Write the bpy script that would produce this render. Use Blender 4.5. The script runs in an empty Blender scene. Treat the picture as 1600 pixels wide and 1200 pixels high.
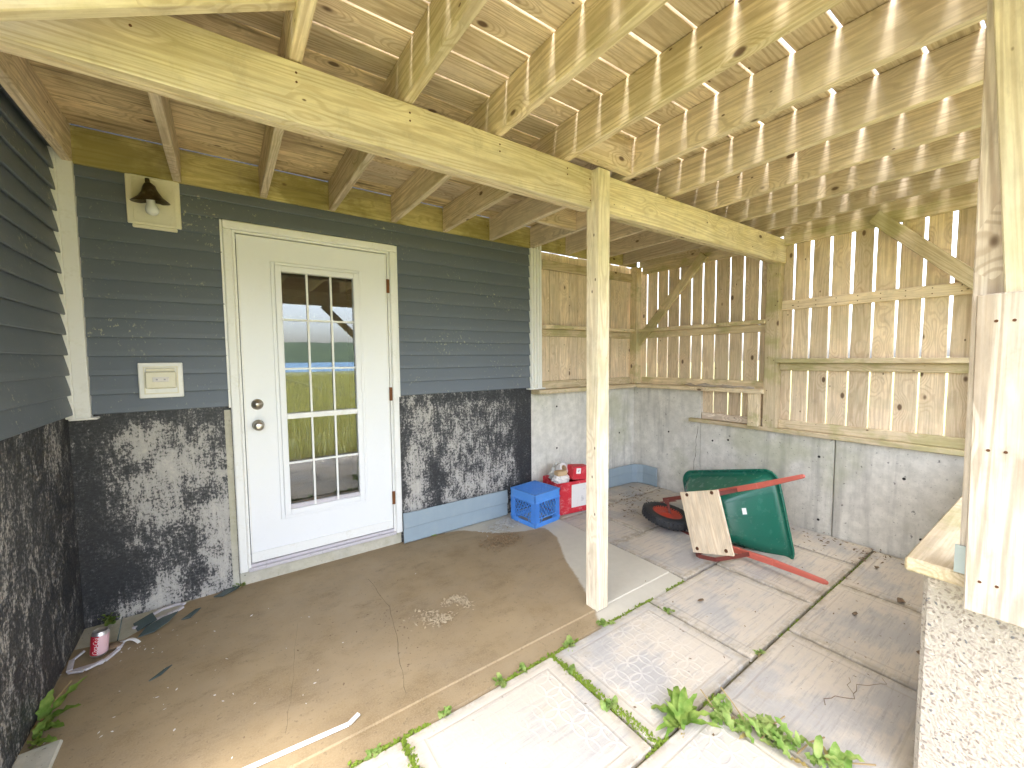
import bpy, bmesh, math, random
from mathutils import Vector, Matrix, noise as mnoise
random.seed(7)
R = math.radians
S = bpy.context.scene
COL = S.collection

# ------------------------------------------------------------------ camera
cam = bpy.data.cameras.new('camera'); camo = bpy.data.objects.new('camera', cam); COL.objects.link(camo)
cam.sensor_width = 36; cam.lens = 635.9 / 1600 * 36; cam.clip_start = .05; cam.clip_end = 6000
rx = Vector((0.8180459, -0.57507234, -0.00962844)); ux = Vector((0.04361659, 0.04533518, 0.9980192))
fw = Vector((0.57349673, 0.81684547, -0.06216895))
camo.matrix_world = Matrix(((rx.x, ux.x, -fw.x, .67495), (rx.y, ux.y, -fw.y, -3.01748), (rx.z, ux.z, -fw.z, 1.41464), (0, 0, 0, 1)))
S.camera = camo
# ------------------------------------------------------------------ sky, sun, exposure
W = bpy.data.worlds.new('World'); S.world = W; W.use_nodes = True
wn = W.node_tree.nodes; wl = W.node_tree.links
sky = wn.new('ShaderNodeTexSky'); sky.sky_type = 'NISHITA'; sky.sun_disc = False
SUN_EL, SUN_AZ = 74, 252          # azimuth clockwise from +Y
sky.sun_elevation = R(SUN_EL); sky.sun_rotation = R(SUN_AZ)
sky.air_density = .8; sky.dust_density = 4.0; sky.ozone_density = .6
bg = wn['Background']; bg.inputs[1].default_value = .15
hsv = wn.new('ShaderNodeHueSaturation'); hsv.inputs['Saturation'].default_value = .6   # thin bright overcast
wl.new(sky.outputs[0], hsv.inputs['Color']); wl.new(hsv.outputs[0], bg.inputs[0])
sun = bpy.data.lights.new('sun', 'SUN'); sun.energy = 1.2; sun.angle = R(15); sun.color = (1, .98, .95)
suno = bpy.data.objects.new('sun', sun); COL.objects.link(suno)
sd = Vector((math.sin(R(SUN_AZ)) * math.cos(R(SUN_EL)), math.cos(R(SUN_AZ)) * math.cos(R(SUN_EL)), math.sin(R(SUN_EL))))
suno.rotation_euler = sd.to_track_quat('Z', 'Y').to_euler(); suno.location = (0, -6, 8)
vs = S.view_settings; vs.view_transform = 'Standard'; vs.look = 'None'; vs.gamma = 1; vs.use_curve_mapping = False
vs.exposure = 3.55
cy = S.cycles; cy.max_bounces = 10; cy.diffuse_bounces = 7; cy.glossy_bounces = 4; cy.transmission_bounces = 6; cy.sample_clamp_indirect = 8

# ------------------------------------------------------------------ node helpers
class NT:
    def __init__(s, name):
        s.m = bpy.data.materials.new(name); s.m.use_nodes = True
        s.t = s.m.node_tree; s.b = s.t.nodes['Principled BSDF']
    def put(s, sock, v):
        if isinstance(v, bpy.types.NodeSocket): s.t.links.new(v, sock)
        elif isinstance(v, (tuple, list)) and len(v) == 3 and sock.type == 'RGBA': sock.default_value = (*v, 1)
        else: sock.default_value = v
    def M(s, op, a, b=0., c=0., clamp=False):
        n = s.t.nodes.new('ShaderNodeMath'); n.operation = op; n.use_clamp = clamp
        for i, v in enumerate((a, b, c)): s.put(n.inputs[i], v)
        return n.outputs[0]
    def VM(s, op, a, b=(0, 0, 0)):
        n = s.t.nodes.new('ShaderNodeVectorMath'); n.operation = op
        s.put(n.inputs[0], a); s.put(n.inputs[1], b)
        return n.outputs['Value'] if op in ('LENGTH', 'DISTANCE') else n.outputs[0]
    def obj(s): return s.t.nodes.new('ShaderNodeTexCoord').outputs['Object']
    def pos(s): return s.t.nodes.new('ShaderNodeNewGeometry').outputs['Position']
    def rnd(s): return s.t.nodes.new('ShaderNodeObjectInfo').outputs['Random']
    def sep(s, v):
        n = s.t.nodes.new('ShaderNodeSeparateXYZ'); s.put(n.inputs[0], v); return n.outputs
    def comb(s, x, y, z):
        n = s.t.nodes.new('ShaderNodeCombineXYZ')
        for i, v in enumerate((x, y, z)): s.put(n.inputs[i], v)
        return n.outputs[0]
    def noise(s, v, sc=1., det=3., rough=.55, dist=0.):
        n = s.t.nodes.new('ShaderNodeTexNoise'); s.put(n.inputs['Vector'], v)
        n.inputs['Scale'].default_value = sc; n.inputs['Detail'].default_value = det
        n.inputs['Roughness'].default_value = rough; n.inputs['Distortion'].default_value = dist
        return n.outputs[0]
    def voro(s, v, sc=1., feat='F1'):
        n = s.t.nodes.new('ShaderNodeTexVoronoi'); n.feature = feat; s.put(n.inputs['Vector'], v); n.inputs['Scale'].default_value = sc
        return n.outputs
    def ramp(s, v, lo, hi):
        n = s.t.nodes.new('ShaderNodeMapRange'); n.interpolation_type = 'SMOOTHSTEP'; s.put(n.inputs[0], v)
        n.inputs[1].default_value = lo; n.inputs[2].default_value = hi; return n.outputs[0]
    def mix(s, f, a, b, mode='MIX'):
        n = s.t.nodes.new('ShaderNodeMix'); n.data_type = 'RGBA'; n.blend_type = mode
        s.put(n.inputs[0], f); s.put(n.inputs[6], a); s.put(n.inputs[7], b); return n.outputs[2]
    def attr(s, name):
        n = s.t.nodes.new('ShaderNodeAttribute'); n.attribute_name = name; return n.outputs['Fac']
    def bump(s, h, st=.3, d=.01):
        n = s.t.nodes.new('ShaderNodeBump'); n.inputs['Strength'].default_value = st; n.inputs['Distance'].default_value = d
        s.put(n.inputs['Height'], h); s.put(s.b.inputs['Normal'], n.outputs[0])
    def out(s, col=None, rough=None, metal=None, spec=None):
        if col is not None: s.put(s.b.inputs['Base Color'], col)
        if rough is not None: s.put(s.b.inputs['Roughness'], rough)
        if metal is not None: s.b.inputs['Metallic'].default_value = metal
        if spec is not None: s.b.inputs['Specular IOR Level'].default_value = spec
        return s.m

def wood(name, lite, dark, knot=(.10, .055, .03), stain=None, stain_amt=.0, gray=.0, knots=.38, streak=0.):
    """solid wood: growth rings are contours of a stretched noise field that swells round the knots; X is the board's length"""
    n = NT(name); o = n.obj(); r = n.rnd()
    p = n.VM('ADD', o, n.VM('SCALE', n.comb(r, n.M('MULTIPLY', r, 7.3), n.M('MULTIPLY', r, 3.1))))
    p.node.inputs[1].links[0].from_node.inputs['Scale'].default_value = 31.
    kv = n.voro(n.VM('MULTIPLY', p, (4.6, 8.5, 8.5)))
    kd = kv['Distance']; ksel = n.M('LESS_THAN', n.sep(kv['Color'])[0], knots)
    kn = n.M('MULTIPLY', n.ramp(kd, .135, .07), ksel)
    pin = n.voro(n.VM('MULTIPLY', p, (16., 30., 30.))); pk = n.M('MULTIPLY', n.ramp(pin['Distance'], .17, .09), n.M('LESS_THAN', n.sep(pin['Color'])[1]  , .06))
    halo = n.M('MULTIPLY', n.ramp(kd, .55, .05), ksel)
    f = n.noise(n.VM('MULTIPLY', p, (.38, 7., 7.)), 1., 2., .4)
    f = n.M('ADD', f, n.M('MULTIPLY', halo, .16))
    ring = n.M('SINE', n.M('MULTIPLY', f, 120.))
    ring = n.ramp(ring, -.2, 1.)
    fib = n.noise(n.VM('MULTIPLY', p, (5., 160., 160.)), 1., 3.)
    big = n.noise(n.VM('MULTIPLY', p, (1.6, 5., 5.)), 1., 3.)
    c = n.mix(n.M('MULTIPLY', ring, .62), lite, dark)
    c = n.mix(n.M('MULTIPLY', n.ramp(fib, .38, .70), .5), c, dark)
    grime = n.noise(n.VM('MULTIPLY', p, (7., 26., 26.)), 1., 6., .7); grk = n.M('ADD', .62, n.M('MULTIPLY', grime, .76))
    c = n.mix(1., c, n.comb(grk, grk, grk), 'MULTIPLY')
    c = n.mix(n.M('MULTIPLY', n.ramp(n.noise(n.VM('MULTIPLY', n.pos(), (11., 11., 7.)), 1., 5., .7), .52, .72), .28), c, (.30, .25, .18))
    tone = n.M('ADD', .78, n.M('MULTIPLY', r, .34))
    tone = n.M('MULTIPLY', tone, n.M('ADD', .8, n.M('MULTIPLY', big, .4)))
    c = n.mix(1., c, n.comb(tone, tone, tone), 'MULTIPLY')
    if gray: c = n.mix(n.M('MULTIPLY', n.ramp(big, .4, .75), gray), c, (.33, .31, .28))
    if stain:
        st = n.noise(n.VM('MULTIPLY', n.pos(), (2.2, 2.2, 3.5)), 1., 6., .65)
        st2 = n.noise(n.VM('MULTIPLY', p, (1.5, 22., 22.)), 1., 4., .6)
        c = n.mix(n.M('MULTIPLY', n.ramp(st, .47, .62), stain_amt), c, stain)
        if streak: c = n.mix(n.M('MULTIPLY', n.ramp(st2, .5, .68), streak), c, (.055, .038, .02))
    c = n.mix(n.M('MULTIPLY', halo, .25), c, dark)
    c = n.mix(n.M('MULTIPLY', n.M('MAXIMUM', kn, pk), .9), c, knot)
    n.bump(n.M('ADD', n.M('MULTIPLY', fib, .7), n.M('MULTIPLY', ring, -.3)), .35, .002)
    return n.out(c, n.M('ADD', .62, n.M('MULTIPLY', fib, .25)), spec=.3)

def plain(name, col, rough=.5, metal=0., var=.12, sc=12., bump=.0, spec=.5, dirt=None, dirt_amt=.3):
    n = NT(name); o = n.obj(); a = n.noise(o, sc, 5.); b = n.noise(o, sc * 6, 3.)
    k = n.M('ADD', 1 - var, n.M('MULTIPLY', a, 2 * var))
    c = n.mix(1., col, n.comb(k, k, k), 'MULTIPLY')
    if dirt: c = n.mix(n.M('MULTIPLY', n.ramp(n.M('ADD', n.M('MULTIPLY', a, .6), n.M('MULTIPLY', b, .4)), .5, .7), dirt_amt), c, dirt)
    if bump: n.bump(b, bump, .004)
    return n.out(c, n.M('ADD', rough - .06, n.M('MULTIPLY', b, .12)), metal, spec)

# ------------------------------------------------------------------ materials
M = {}
M['joist'] = wood('joist_wood', (.74, .62, .445), (.44, .33, .205), stain=(.36, .33, .13), stain_amt=.25)
M['joistgrey'] = wood('greyed_joist_wood', (.74, .625, .48), (.46, .36, .26), stain=(.48, .41, .30), stain_amt=.4, gray=.3)
M['beam'] = wood('beam_wood', (.80, .70, .50), (.56, .445, .28), stain=(.50, .42, .18), stain_amt=.2, knots=.4)
M['deckboard'] = wood('deck_board_wood', (.74, .62, .445), (.44, .325, .205), stain=(.50, .39, .23), stain_amt=.35, knots=.6, streak=.10)
M['ledger'] = wood('ledger_wood', (.68, .585, .27), (.48, .40, .15), stain=(.25, .21, .06), stain_amt=.7, streak=.3)
M['deckwet'] = wood('damp_deck_board_wood', (.76, .61, .36), (.47, .345, .19), stain=(.27, .195, .11), stain_amt=.5, knots=.8, streak=.6)
M['post'] = wood('post_wood', (.80, .71, .55), (.60, .48, .33), stain=(.50, .47, .25), stain_amt=.2, knots=.35)
M['fence'] = wood('fence_wood', (.82, .67, .48), (.58, .43, .28), stain=(.54, .46, .30), stain_amt=.35, gray=.25, knots=.6)
M['rail'] = wood('rail_wood', (.74, .61, .41), (.52, .40, .24), stain=(.30, .29, .10), stain_amt=.55, gray=.15)
M['pale'] = wood('pale_weathered_wood', (.80, .70, .58), (.46, .34, .24), gray=.3, knots=.4)
M['ply'] = wood('plywood', (.74, .62, .46), (.60, .46, .31), knots=.35)

def siding_mat():
    n = NT('slate_vinyl'); p = n.pos(); o = n.obj()
    c = n.mix(n.noise(o, 2.5, 3.), (.112, .132, .158), (.136, .160, .188))
    sp = n.noise(n.VM('MULTIPLY', p, (55, 55, 40)), 1., 3., .6)
    cl = n.noise(n.VM('MULTIPLY', p, (2.6, 2.6, 5.5)), 1., 3.)
    mk = n.M('MULTIPLY', n.ramp(sp, .60, .66), n.ramp(cl, .52, .66))
    sp2 = n.M('MULTIPLY', n.ramp(n.noise(n.VM('MULTIPLY', p, (90, 90, 60)), 1., 2.), .68, .74), .5)
    c = n.mix(n.M('MULTIPLY', n.M('MAXIMUM', mk, sp2), .75), c, (.42, .42, .30))
    n.bump(n.noise(n.VM('MULTIPLY', o, (14, 200, 200)), 1., 2.), .08, .002)
    return n.out(c, n.M('ADD', .42, n.M('MULTIPLY', cl, .2)))
M['siding'] = siding_mat()
M['sidingloose'] = plain('loose_blue_vinyl', (.27, .34, .385), .42, var=.08, dirt=(.36, .37, .35), dirt_amt=.25)
M['white'] = plain('white_trim', (.80, .80, .77), .42, var=.03, dirt=(.60, .58, .48), dirt_amt=.35)
M['door'] = plain('white_door_paint', (.80, .81, .82), .35, var=.02, dirt=(.66, .66, .63), dirt_amt=.12)
M['cream'] = plain('cream_plastic', (.74, .70, .55), .45, var=.05, dirt=(.45, .43, .25), dirt_amt=.3)
M['rust'] = plain('rusty_hinge', (.20, .08, .03), .7, .4, var=.4)
M['nickel'] = plain('satin_nickel', (.55, .52, .46), .3, 1.)
M['lampmetal'] = plain('tarnished_lamp_metal', (.07, .055, .03), .4, .7, var=.5, dirt=(.25, .22, .13), dirt_amt=.5)
M['bulb'] = plain('frosted_bulb', (.72, .72, .68), .25)
M['galv'] = plain('galvanised_steel', (.35, .40, .43), .45, .8)
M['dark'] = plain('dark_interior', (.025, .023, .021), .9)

def glass_mat(name, tint, rough):
    n = NT(name); b = n.b
    b.inputs['Base Color'].default_value = (*tint, 1); b.inputs['Transmission Weight'].default_value = 1.
    b.inputs['IOR'].default_value = 1.85; b.inputs['Roughness'].default_value = rough
    return n.m
M['glass'] = glass_mat('window_glass', (.75, .8, .78), 0.)
M['shard'] = plain('dull_glass_shard', (.075, .10, .095), .12, var=.2, spec=.8)
def screen_mat():
    n = NT('insect_screen'); t = n.t
    tr = t.nodes.new('ShaderNodeBsdfTransparent'); mx = t.nodes.new('ShaderNodeMixShader')
    n.out((.06, .06, .06), .8); mx.inputs[0].default_value = .58
    t.links.new(tr.outputs[0], mx.inputs[1]); t.links.new(n.b.outputs[0], mx.inputs[2])
    t.links.new(mx.outputs[0], t.nodes['Material Output'].inputs[0]); return n.m
M['screen'] = screen_mat()

def tar_mat():
    n = NT('peeling_tar_on_concrete'); p = n.pos(); a = n.attr('bias')
    s1 = n.noise(n.VM('MULTIPLY', p, (48, 48, 70)), 1., 6., .75)
    s2 = n.noise(n.VM('MULTIPLY', p, (11, 11, 7)), 1., 6., .7, .6)
    s3 = n.noise(n.VM('MULTIPLY', p, (130, 130, 60)), 1., 3., .7)
    s4 = n.noise(n.VM('MULTIPLY', p, (60, 60, 9)), 1., 3., .6)
    k = n.M('ADD', a, n.M('MULTIPLY', n.M('SUBTRACT', s1, .5), 2.3))
    k = n.M('ADD', k, n.M('MULTIPLY', n.M('SUBTRACT', s2, .5), 2.6))
    k = n.M('ADD', k, n.M('MULTIPLY', n.M('SUBTRACT', s3, .5), 2.0))
    k = n.M('ADD', k, n.M('MULTIPLY', n.M('SUBTRACT', s4, .5), 1.1))
    m = n.ramp(k, .42, .62)
    conc = n.mix(n.ramp(s1, .3, .7), (.62, .59, .51), (.40, .38, .36))
    tar = n.mix(n.ramp(s1, .3, .7), (.011, .012, .014), (.034, .035, .038))
    sp = n.ramp(n.noise(p, 210., 2.), .68, .74)
    tar = n.mix(n.M('MULTIPLY', sp, .7), tar, (.33, .33, .32))
    tar = n.mix(n.M('MULTIPLY', n.ramp(k, -.1, .5), .55), tar, (.13, .128, .125))
    conc = n.mix(n.M('MULTIPLY', n.ramp(k, 1.3, .55), .5), conc, (.26, .25, .24)); conc = n.mix(n.M('MULTIPLY', n.ramp(s3, .5, .75), .4), conc, (.20, .19, .18))
    n.bump(n.M('ADD', m, n.M('MULTIPLY', s3, .6)), .35, .004)
    return n.out(n.mix(m, tar, conc), n.M('ADD', .55, n.M('MULTIPLY', m, .35)))
M['tar'] = tar_mat()

def concrete(name, c0, c1, green=.35, holes=True, streak=.5):
    n = NT(name); p = n.pos()
    a = n.noise(p, 2.2, 6., .65); b = n.noise(p, 14., 6., .7); d = n.noise(p, 120., 3.)
    v = n.noise(n.VM('MULTIPLY', p, (9, 9, .8)), 1., 5., .65)
    c = n.mix(n.ramp(b, .3, .7), c0, c1)
    c = n.mix(n.M('MULTIPLY', n.ramp(a, .45, .65), .35), c, (.50, .485, .45))
    c = n.mix(n.M('MULTIPLY', n.ramp(v, .48, .72), streak), c, (.24, .23, .21))
    g = n.noise(n.VM('ADD', p, (5, 3, 9)), 1.7, 5., .6)
    c = n.mix(n.M('MULTIPLY', n.ramp(g, .5, .68), green), c, (.36, .37, .20))
    pit = n.M('MAXIMUM', n.ramp(n.noise(p, 38., 2.), .68, .74), n.M('MULTIPLY', n.ramp(n.noise(p, 95., 2.), .66, .74), .7))
    c = n.mix(n.M('MULTIPLY', pit, .65), c, (.09, .085, .08))
    n.bump(n.M('ADD', n.M('MULTIPLY', b, .5), n.M('SUBTRACT', n.M('MULTIPLY', d, .4), pit)), .35, .006)
    return n.out(c, .85, spec=.25)
M['conc'] = concrete('weathered_concrete', (.74, .71, .64), (.57, .55, .49), .45)
M['concpale'] = concrete('pale_concrete', (.55, .52, .42), (.44, .41, .31), .2, streak=.15)

def aggregate():
    n = NT('exposed_aggregate'); p = n.pos(); pj = n.VM('ADD', p, n.VM('SCALE', n.comb(n.noise(p, 30.), n.noise(p, 31.), n.noise(p, 29.))))
    pj.node.inputs[1].links[0].from_node.inputs['Scale'].default_value = .03
    v = n.voro(pj, 105.); v2 = n.voro(pj, 190.)
    big = n.noise(p, 4., 4.)
    c = n.mix(n.sep(v['Color'])[0], (.22, .18, .145), (.58, .51, .43))
    c = n.mix(n.M('LESS_THAN', n.sep(v['Color'])[1], .05), c, (.16, .155, .155))
    c = n.mix(n.ramp(v['Distance'], .32, .55), c, (.44, .39, .32))
    c = n.mix(n.M('MULTIPLY', n.ramp(big, .45, .65), .35), c, (.48, .41, .32))
    n.bump(n.M('ADD', n.M('MULTIPLY', v['Distance'], -1.), n.M('MULTIPLY', v2['Distance'], -.4)), .6, .006)
    return n.out(c, .85)
M['agg'] = aggregate()

def slab_mat():
    n = NT('patio_concrete'); p = n.pos(); w = n.attr('wet')
    a = n.noise(p, 3., 6., .6); b = n.noise(p, 16., 6., .7); d = n.noise(p, 160., 3.); s = n.noise(n.VM('MULTIPLY', p, (5, 9, 1)), 1., 5., .7)
    wm = n.ramp(n.M('ADD', w, n.M('MULTIPLY', n.M('SUBTRACT', b, .5), .35)), .42, .58)
    dry = n.mix(b, (.46, .43, .35), (.58, .54, .45))
    wet = n.mix(n.ramp(a, .3, .7), (.205, .142, .068), (.35, .26, .145))
    wet = n.mix(n.M('MULTIPLY', n.ramp(n.noise(p, 1.1, 5., .65), .42, .6), .5), wet, (.33, .265, .18)); wet = n.mix(n.M('MULTIPLY', n.ramp(b, .35, .7), .5), wet, (.34, .255, .145))
    wet = n.mix(n.M('MULTIPLY', n.ramp(s, .5, .7), .55), wet, (.17, .12, .06))
    sw = n.noise(n.VM('MULTIPLY', p, (2.2, 5.5, 1)), 1., 7., .75, 1.5); wet = n.mix(n.M('MULTIPLY', n.ramp(sw, .42, .62), .45), wet, (.32, .235, .13))
    wet = n.mix(n.M('MULTIPLY', n.ramp(n.noise(p, 48., 5., .75), .55, .68), .6), wet, (.135, .10, .055))
    wet = n.mix(n.M('MULTIPLY', n.ramp(d, .42, .68), .55), wet, (.33, .25, .15))
    c = n.mix(wm, dry, wet)
    n.bump(n.M('ADD', n.M('MULTIPLY', d, .5), n.M('MULTIPLY', b, .5)), .25, .004)
    return n.out(c, n.M('SUBTRACT', .85, n.M('MULTIPLY', wm, n.M('MULTIPLY', a, .45))), spec=.4)
M['slab'] = slab_mat()

def paver_mat(name, crisp):
    n = NT(name); o = n.obj(); p = n.pos(); x, y, z = n.sep(o)[:3]
    s = .078
    u = n.M('FRACT', n.M('ADD', n.M('DIVIDE', x, s), 100.)); v = n.M('FRACT', n.M('ADD', n.M('DIVIDE', y, s), 100.))
    q = n.comb(u, v, 0.); dm = None
    for cx in (0., 1.):
        for cyy in (0., 1.):
            d = n.M('ABSOLUTE', n.M('SUBTRACT', n.VM('DISTANCE', q, (cx, cyy, 0.)), .707))
            dm = d if dm is None else n.M('MINIMUM', dm, d)
    ln = n.ramp(dm, .075, .03)
    ed = n.M('MAXIMUM', n.M('ABSOLUTE', n.M('DIVIDE', x, .36)), n.M('ABSOLUTE', n.M('DIVIDE', y, .28)))
    inner = n.M('LESS_THAN', ed, .80)
    groove = n.M('MULTIPLY', n.ramp(ed, .80, .815), n.ramp(ed, .845, .83))
    a = n.noise(p, 2.6, 5., .6); b = n.noise(p, 18., 6., .7); d3 = n.noise(p, 150., 3.)
    sc = n.noise(n.VM('MULTIPLY', p, (5, 60, 1)), 1., 5., .75)
    worn = n.ramp(n.M('ADD', n.M('MULTIPLY', a, .8), n.M('MULTIPLY', sc, .3)), .52, .66)
    c = n.mix(b, (.58, .515, .42), (.48, .425, .345))
    c = n.mix(n.M('MULTIPLY', n.ramp(a, .4, .6), .5), c, (.42, .40, .365))
    c = n.mix(n.M('MULTIPLY', worn, .75), c, (.36, .35, .34))
    c = n.mix(n.M('MULTIPLY', n.ramp(sc, .50, .66), .75 - .35 * crisp), c, (.32, .30, .28))
    sc2 = n.noise(n.VM('MULTIPLY', p, (3.2, 22, 1)), 1., 7., .78, .4)
    c = n.mix(n.M('MULTIPLY', n.ramp(sc2, .52, .66), .6 - .3 * crisp), c, (.42, .40, .375))
    c = n.mix(n.M('MULTIPLY', n.M('MULTIPLY', n.ramp(ed, .86, 1.0), n.ramp(b, .35, .6)), .6), c, (.25, .21, .14))
    c = n.mix(n.M('MULTIPLY', n.ramp(n.noise(p, 5., 6., .7), .55, .7), .35), c, (.44, .36, .24))
    c = n.mix(n.M('MULTIPLY', n.ramp(n.noise(p, 45., 3.), .68, .75), .5), c, (.16, .14, .12))
    pt = n.M('MULTIPLY', n.M('MULTIPLY', ln, inner), n.M('MULTIPLY', n.ramp(b, .3, .6), n.M('ADD', .15, n.ramp(n.noise(n.VM('ADD', p, (1.9, 0, 0)), 1.3, 3.), .45, .62))))
    c = n.mix(n.M('MULTIPLY', pt, .40 * crisp), c, (.70, .66, .58))
    c = n.mix(n.M('MULTIPLY', groove, .3), c, (.34, .30, .24))
    h = n.M('ADD', n.M('MULTIPLY', pt, .8 * crisp), n.M('MULTIPLY', n.M('ADD', b, d3), .35)); h = n.M('SUBTRACT', h, groove)
    n.bump(h, .4, .004)
    return n.out(c, .85, spec=.3)
M['paver'] = paver_mat('embossed_paver', 1.); M['paverworn'] = paver_mat('worn_paver', .18)
M['soil'] = plain('dark_joint_soil', (.10, .085, .05), .95, var=.4, sc=30., bump=.5, dirt=(.12, .16, .03), dirt_amt=.6)
M['moss'] = plain('bright_moss', (.17, .24, .02), .95, var=.45, sc=60., bump=.6)
M['ground'] = plain('meadow_ground', (.13, .14, .04), .95, var=.5, sc=1.5, dirt=(.24, .20, .08), dirt_amt=.6)
M['hill'] = plain('forested_hill', (.035, .060, .028), .95, var=.6, sc=.02, dirt=(.075, .10, .035), dirt_amt=.7)
def lake_mat():
    n = NT('lake_water'); n.bump(n.noise(n.VM('MULTIPLY', n.pos(), (.3, .9, 1)), 1., 3.), .25, .2)
    return n.out((.10, .19, .30), .5, spec=.12)
M['lake'] = lake_mat()
M['roof'] = plain('roof_shingle', (.06, .06, .065), .9, var=.3)

def leaf_mat(name, c0, c1):
    n = NT(name); o = n.obj(); c = n.mix(n.ramp(n.noise(o, 25., 4.), .3, .7), c0, c1)
    n.b.inputs['Subsurface Weight'].default_value = .0
    t = n.t; tl = t.nodes.new('ShaderNodeBsdfTranslucent'); mx = t.nodes.new('ShaderNodeMixShader'); mx.inputs[0].default_value = .35
    n.put(tl.inputs[0], c); n.out(c, .62, spec=.25)
    t.links.new(n.b.outputs[0], mx.inputs[1]); t.links.new(tl.outputs[0], mx.inputs[2]); t.links.new(mx.outputs[0], t.nodes['Material Output'].inputs[0])
    return n.m
M['leaf'] = leaf_mat('weed_leaf', (.13, .25, .035), (.32, .42, .10))
M['leaf2'] = leaf_mat('clover_leaf', (.16, .29, .05), (.38, .46, .15))
M['blade'] = leaf_mat('meadow_grass', (.36, .40, .09), (.60, .52, .22))
M['dry'] = leaf_mat('withered_leaf', (.34, .26, .08), (.46, .38, .16))
M['stem'] = plain('weed_stem', (.28, .20, .09), .7)
M['litter'] = plain('dead_leaf', (.17, .115, .07), .9, var=.5, sc=40.)
M['chip'] = plain('pale_wood_chips', (.46, .37, .24), .9, var=.4, sc=60., dirt=(.20, .13, .06), dirt_amt=.6)
M['chipd'] = plain('brown_chips', (.28, .19, .10), .9, var=.5, sc=60., dirt=(.50, .42, .30), dirt_amt=.5)
M['stick'] = plain('weathered_stick', (.42, .36, .29), .9, var=.4, sc=25., bump=.8)
M['bluep'] = plain('blue_crate_plastic', (.085, .27, .68), .42, var=.06, dirt=(.25, .34, .52), dirt_amt=.25)
M['green'] = plain('green_tray_plastic', (.008, .125, .08), .26, var=.12, sc=4., dirt=(.03, .17, .12), dirt_amt=.25)
M['red'] = plain('faded_red_paint', (.52, .12, .085), .5, var=.2, sc=10., dirt=(.34, .09, .06), dirt_amt=.55)
M['darkred'] = plain('rusty_red_steel', (.16, .035, .025), .6, var=.35, sc=20., dirt=(.10, .045, .025), dirt_amt=.5)
M['rim'] = plain('red_wheel_rim', (.46, .05, .025), .5, var=.25, dirt=(.2, .05, .03), dirt_amt=.5)
M['tyre'] = plain('black_rubber', (.016, .017, .019), .65, var=.3, dirt=(.07, .065, .06), dirt_amt=.35)
M['bolt'] = plain('rusty_bolt', (.13, .055, .025), .6, .6, var=.4)
M['redcard'] = plain('red_carton', (.56, .02, .035), .55, var=.15, sc=18., dirt=(.70, .55, .52), dirt_amt=.5)
M['whitecard'] = plain('white_carton', (.72, .69, .66), .65, var=.08, dirt=(.55, .50, .45), dirt_amt=.3)
M['tan'] = plain('brown_cardboard', (.52, .36, .20), .8, var=.12)
M['bag'] = plain('grey_plastic_bag', (.52, .51, .47), .35, var=.2, dirt=(.30, .22, .16), dirt_amt=.4)
M['paper'] = plain('white_sticker', (.82, .82, .80), .6, var=.03)
M['ink'] = plain('printed_grey_ink', (.32, .31, .33), .6, var=.05)
M['canred'] = plain('red_can_print', (.58, .02, .045), .35, .2, var=.08)
M['canside'] = plain('faded_pink_can_print', (.78, .52, .55), .35, .2, var=.1)
M['canmetal'] = plain('can_aluminium', (.62, .60, .60), .32, .9)
M['frameplastic'] = plain('dirty_white_plastic', (.55, .52, .54), .45, var=.2, sc=25., dirt=(.16, .13, .14), dirt_amt=.5)
M['whitestrip'] = plain('white_plastic_strip', (.84, .83, .81), .45, var=.03)
M['terra'] = plain('orange_brick', (.52, .20, .08), .85, var=.2)

# ------------------------------------------------------------------ object helpers
def link(name, me, parent=None, mat=None):
    o = bpy.data.objects.new(name, me); COL.objects.link(o)
    if mat is not None and not me.materials: me.materials.append(M[mat] if isinstance(mat, str) else mat)
    return o
def attach(o, parent):
    if parent is not None:
        o.parent = parent; o.matrix_parent_inverse = WM(parent).inverted()
def WM(o):
    m = o.matrix_basis.copy()
    if o.parent is not None: m = WM(o.parent) @ o.matrix_parent_inverse @ m
    return m
def tag(o, label=None, cat=None, group=None, kind=None):
    if label: o['label'] = label
    if cat: o['category'] = cat
    if group: o['group'] = group
    if kind: o['kind'] = kind
    return o
def empty(name, loc, label, cat, group=None):
    e = bpy.data.objects.new(name, None); COL.objects.link(e); e.location = loc; e.empty_display_size = .1
    return tag(e, label, cat, group)

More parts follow.
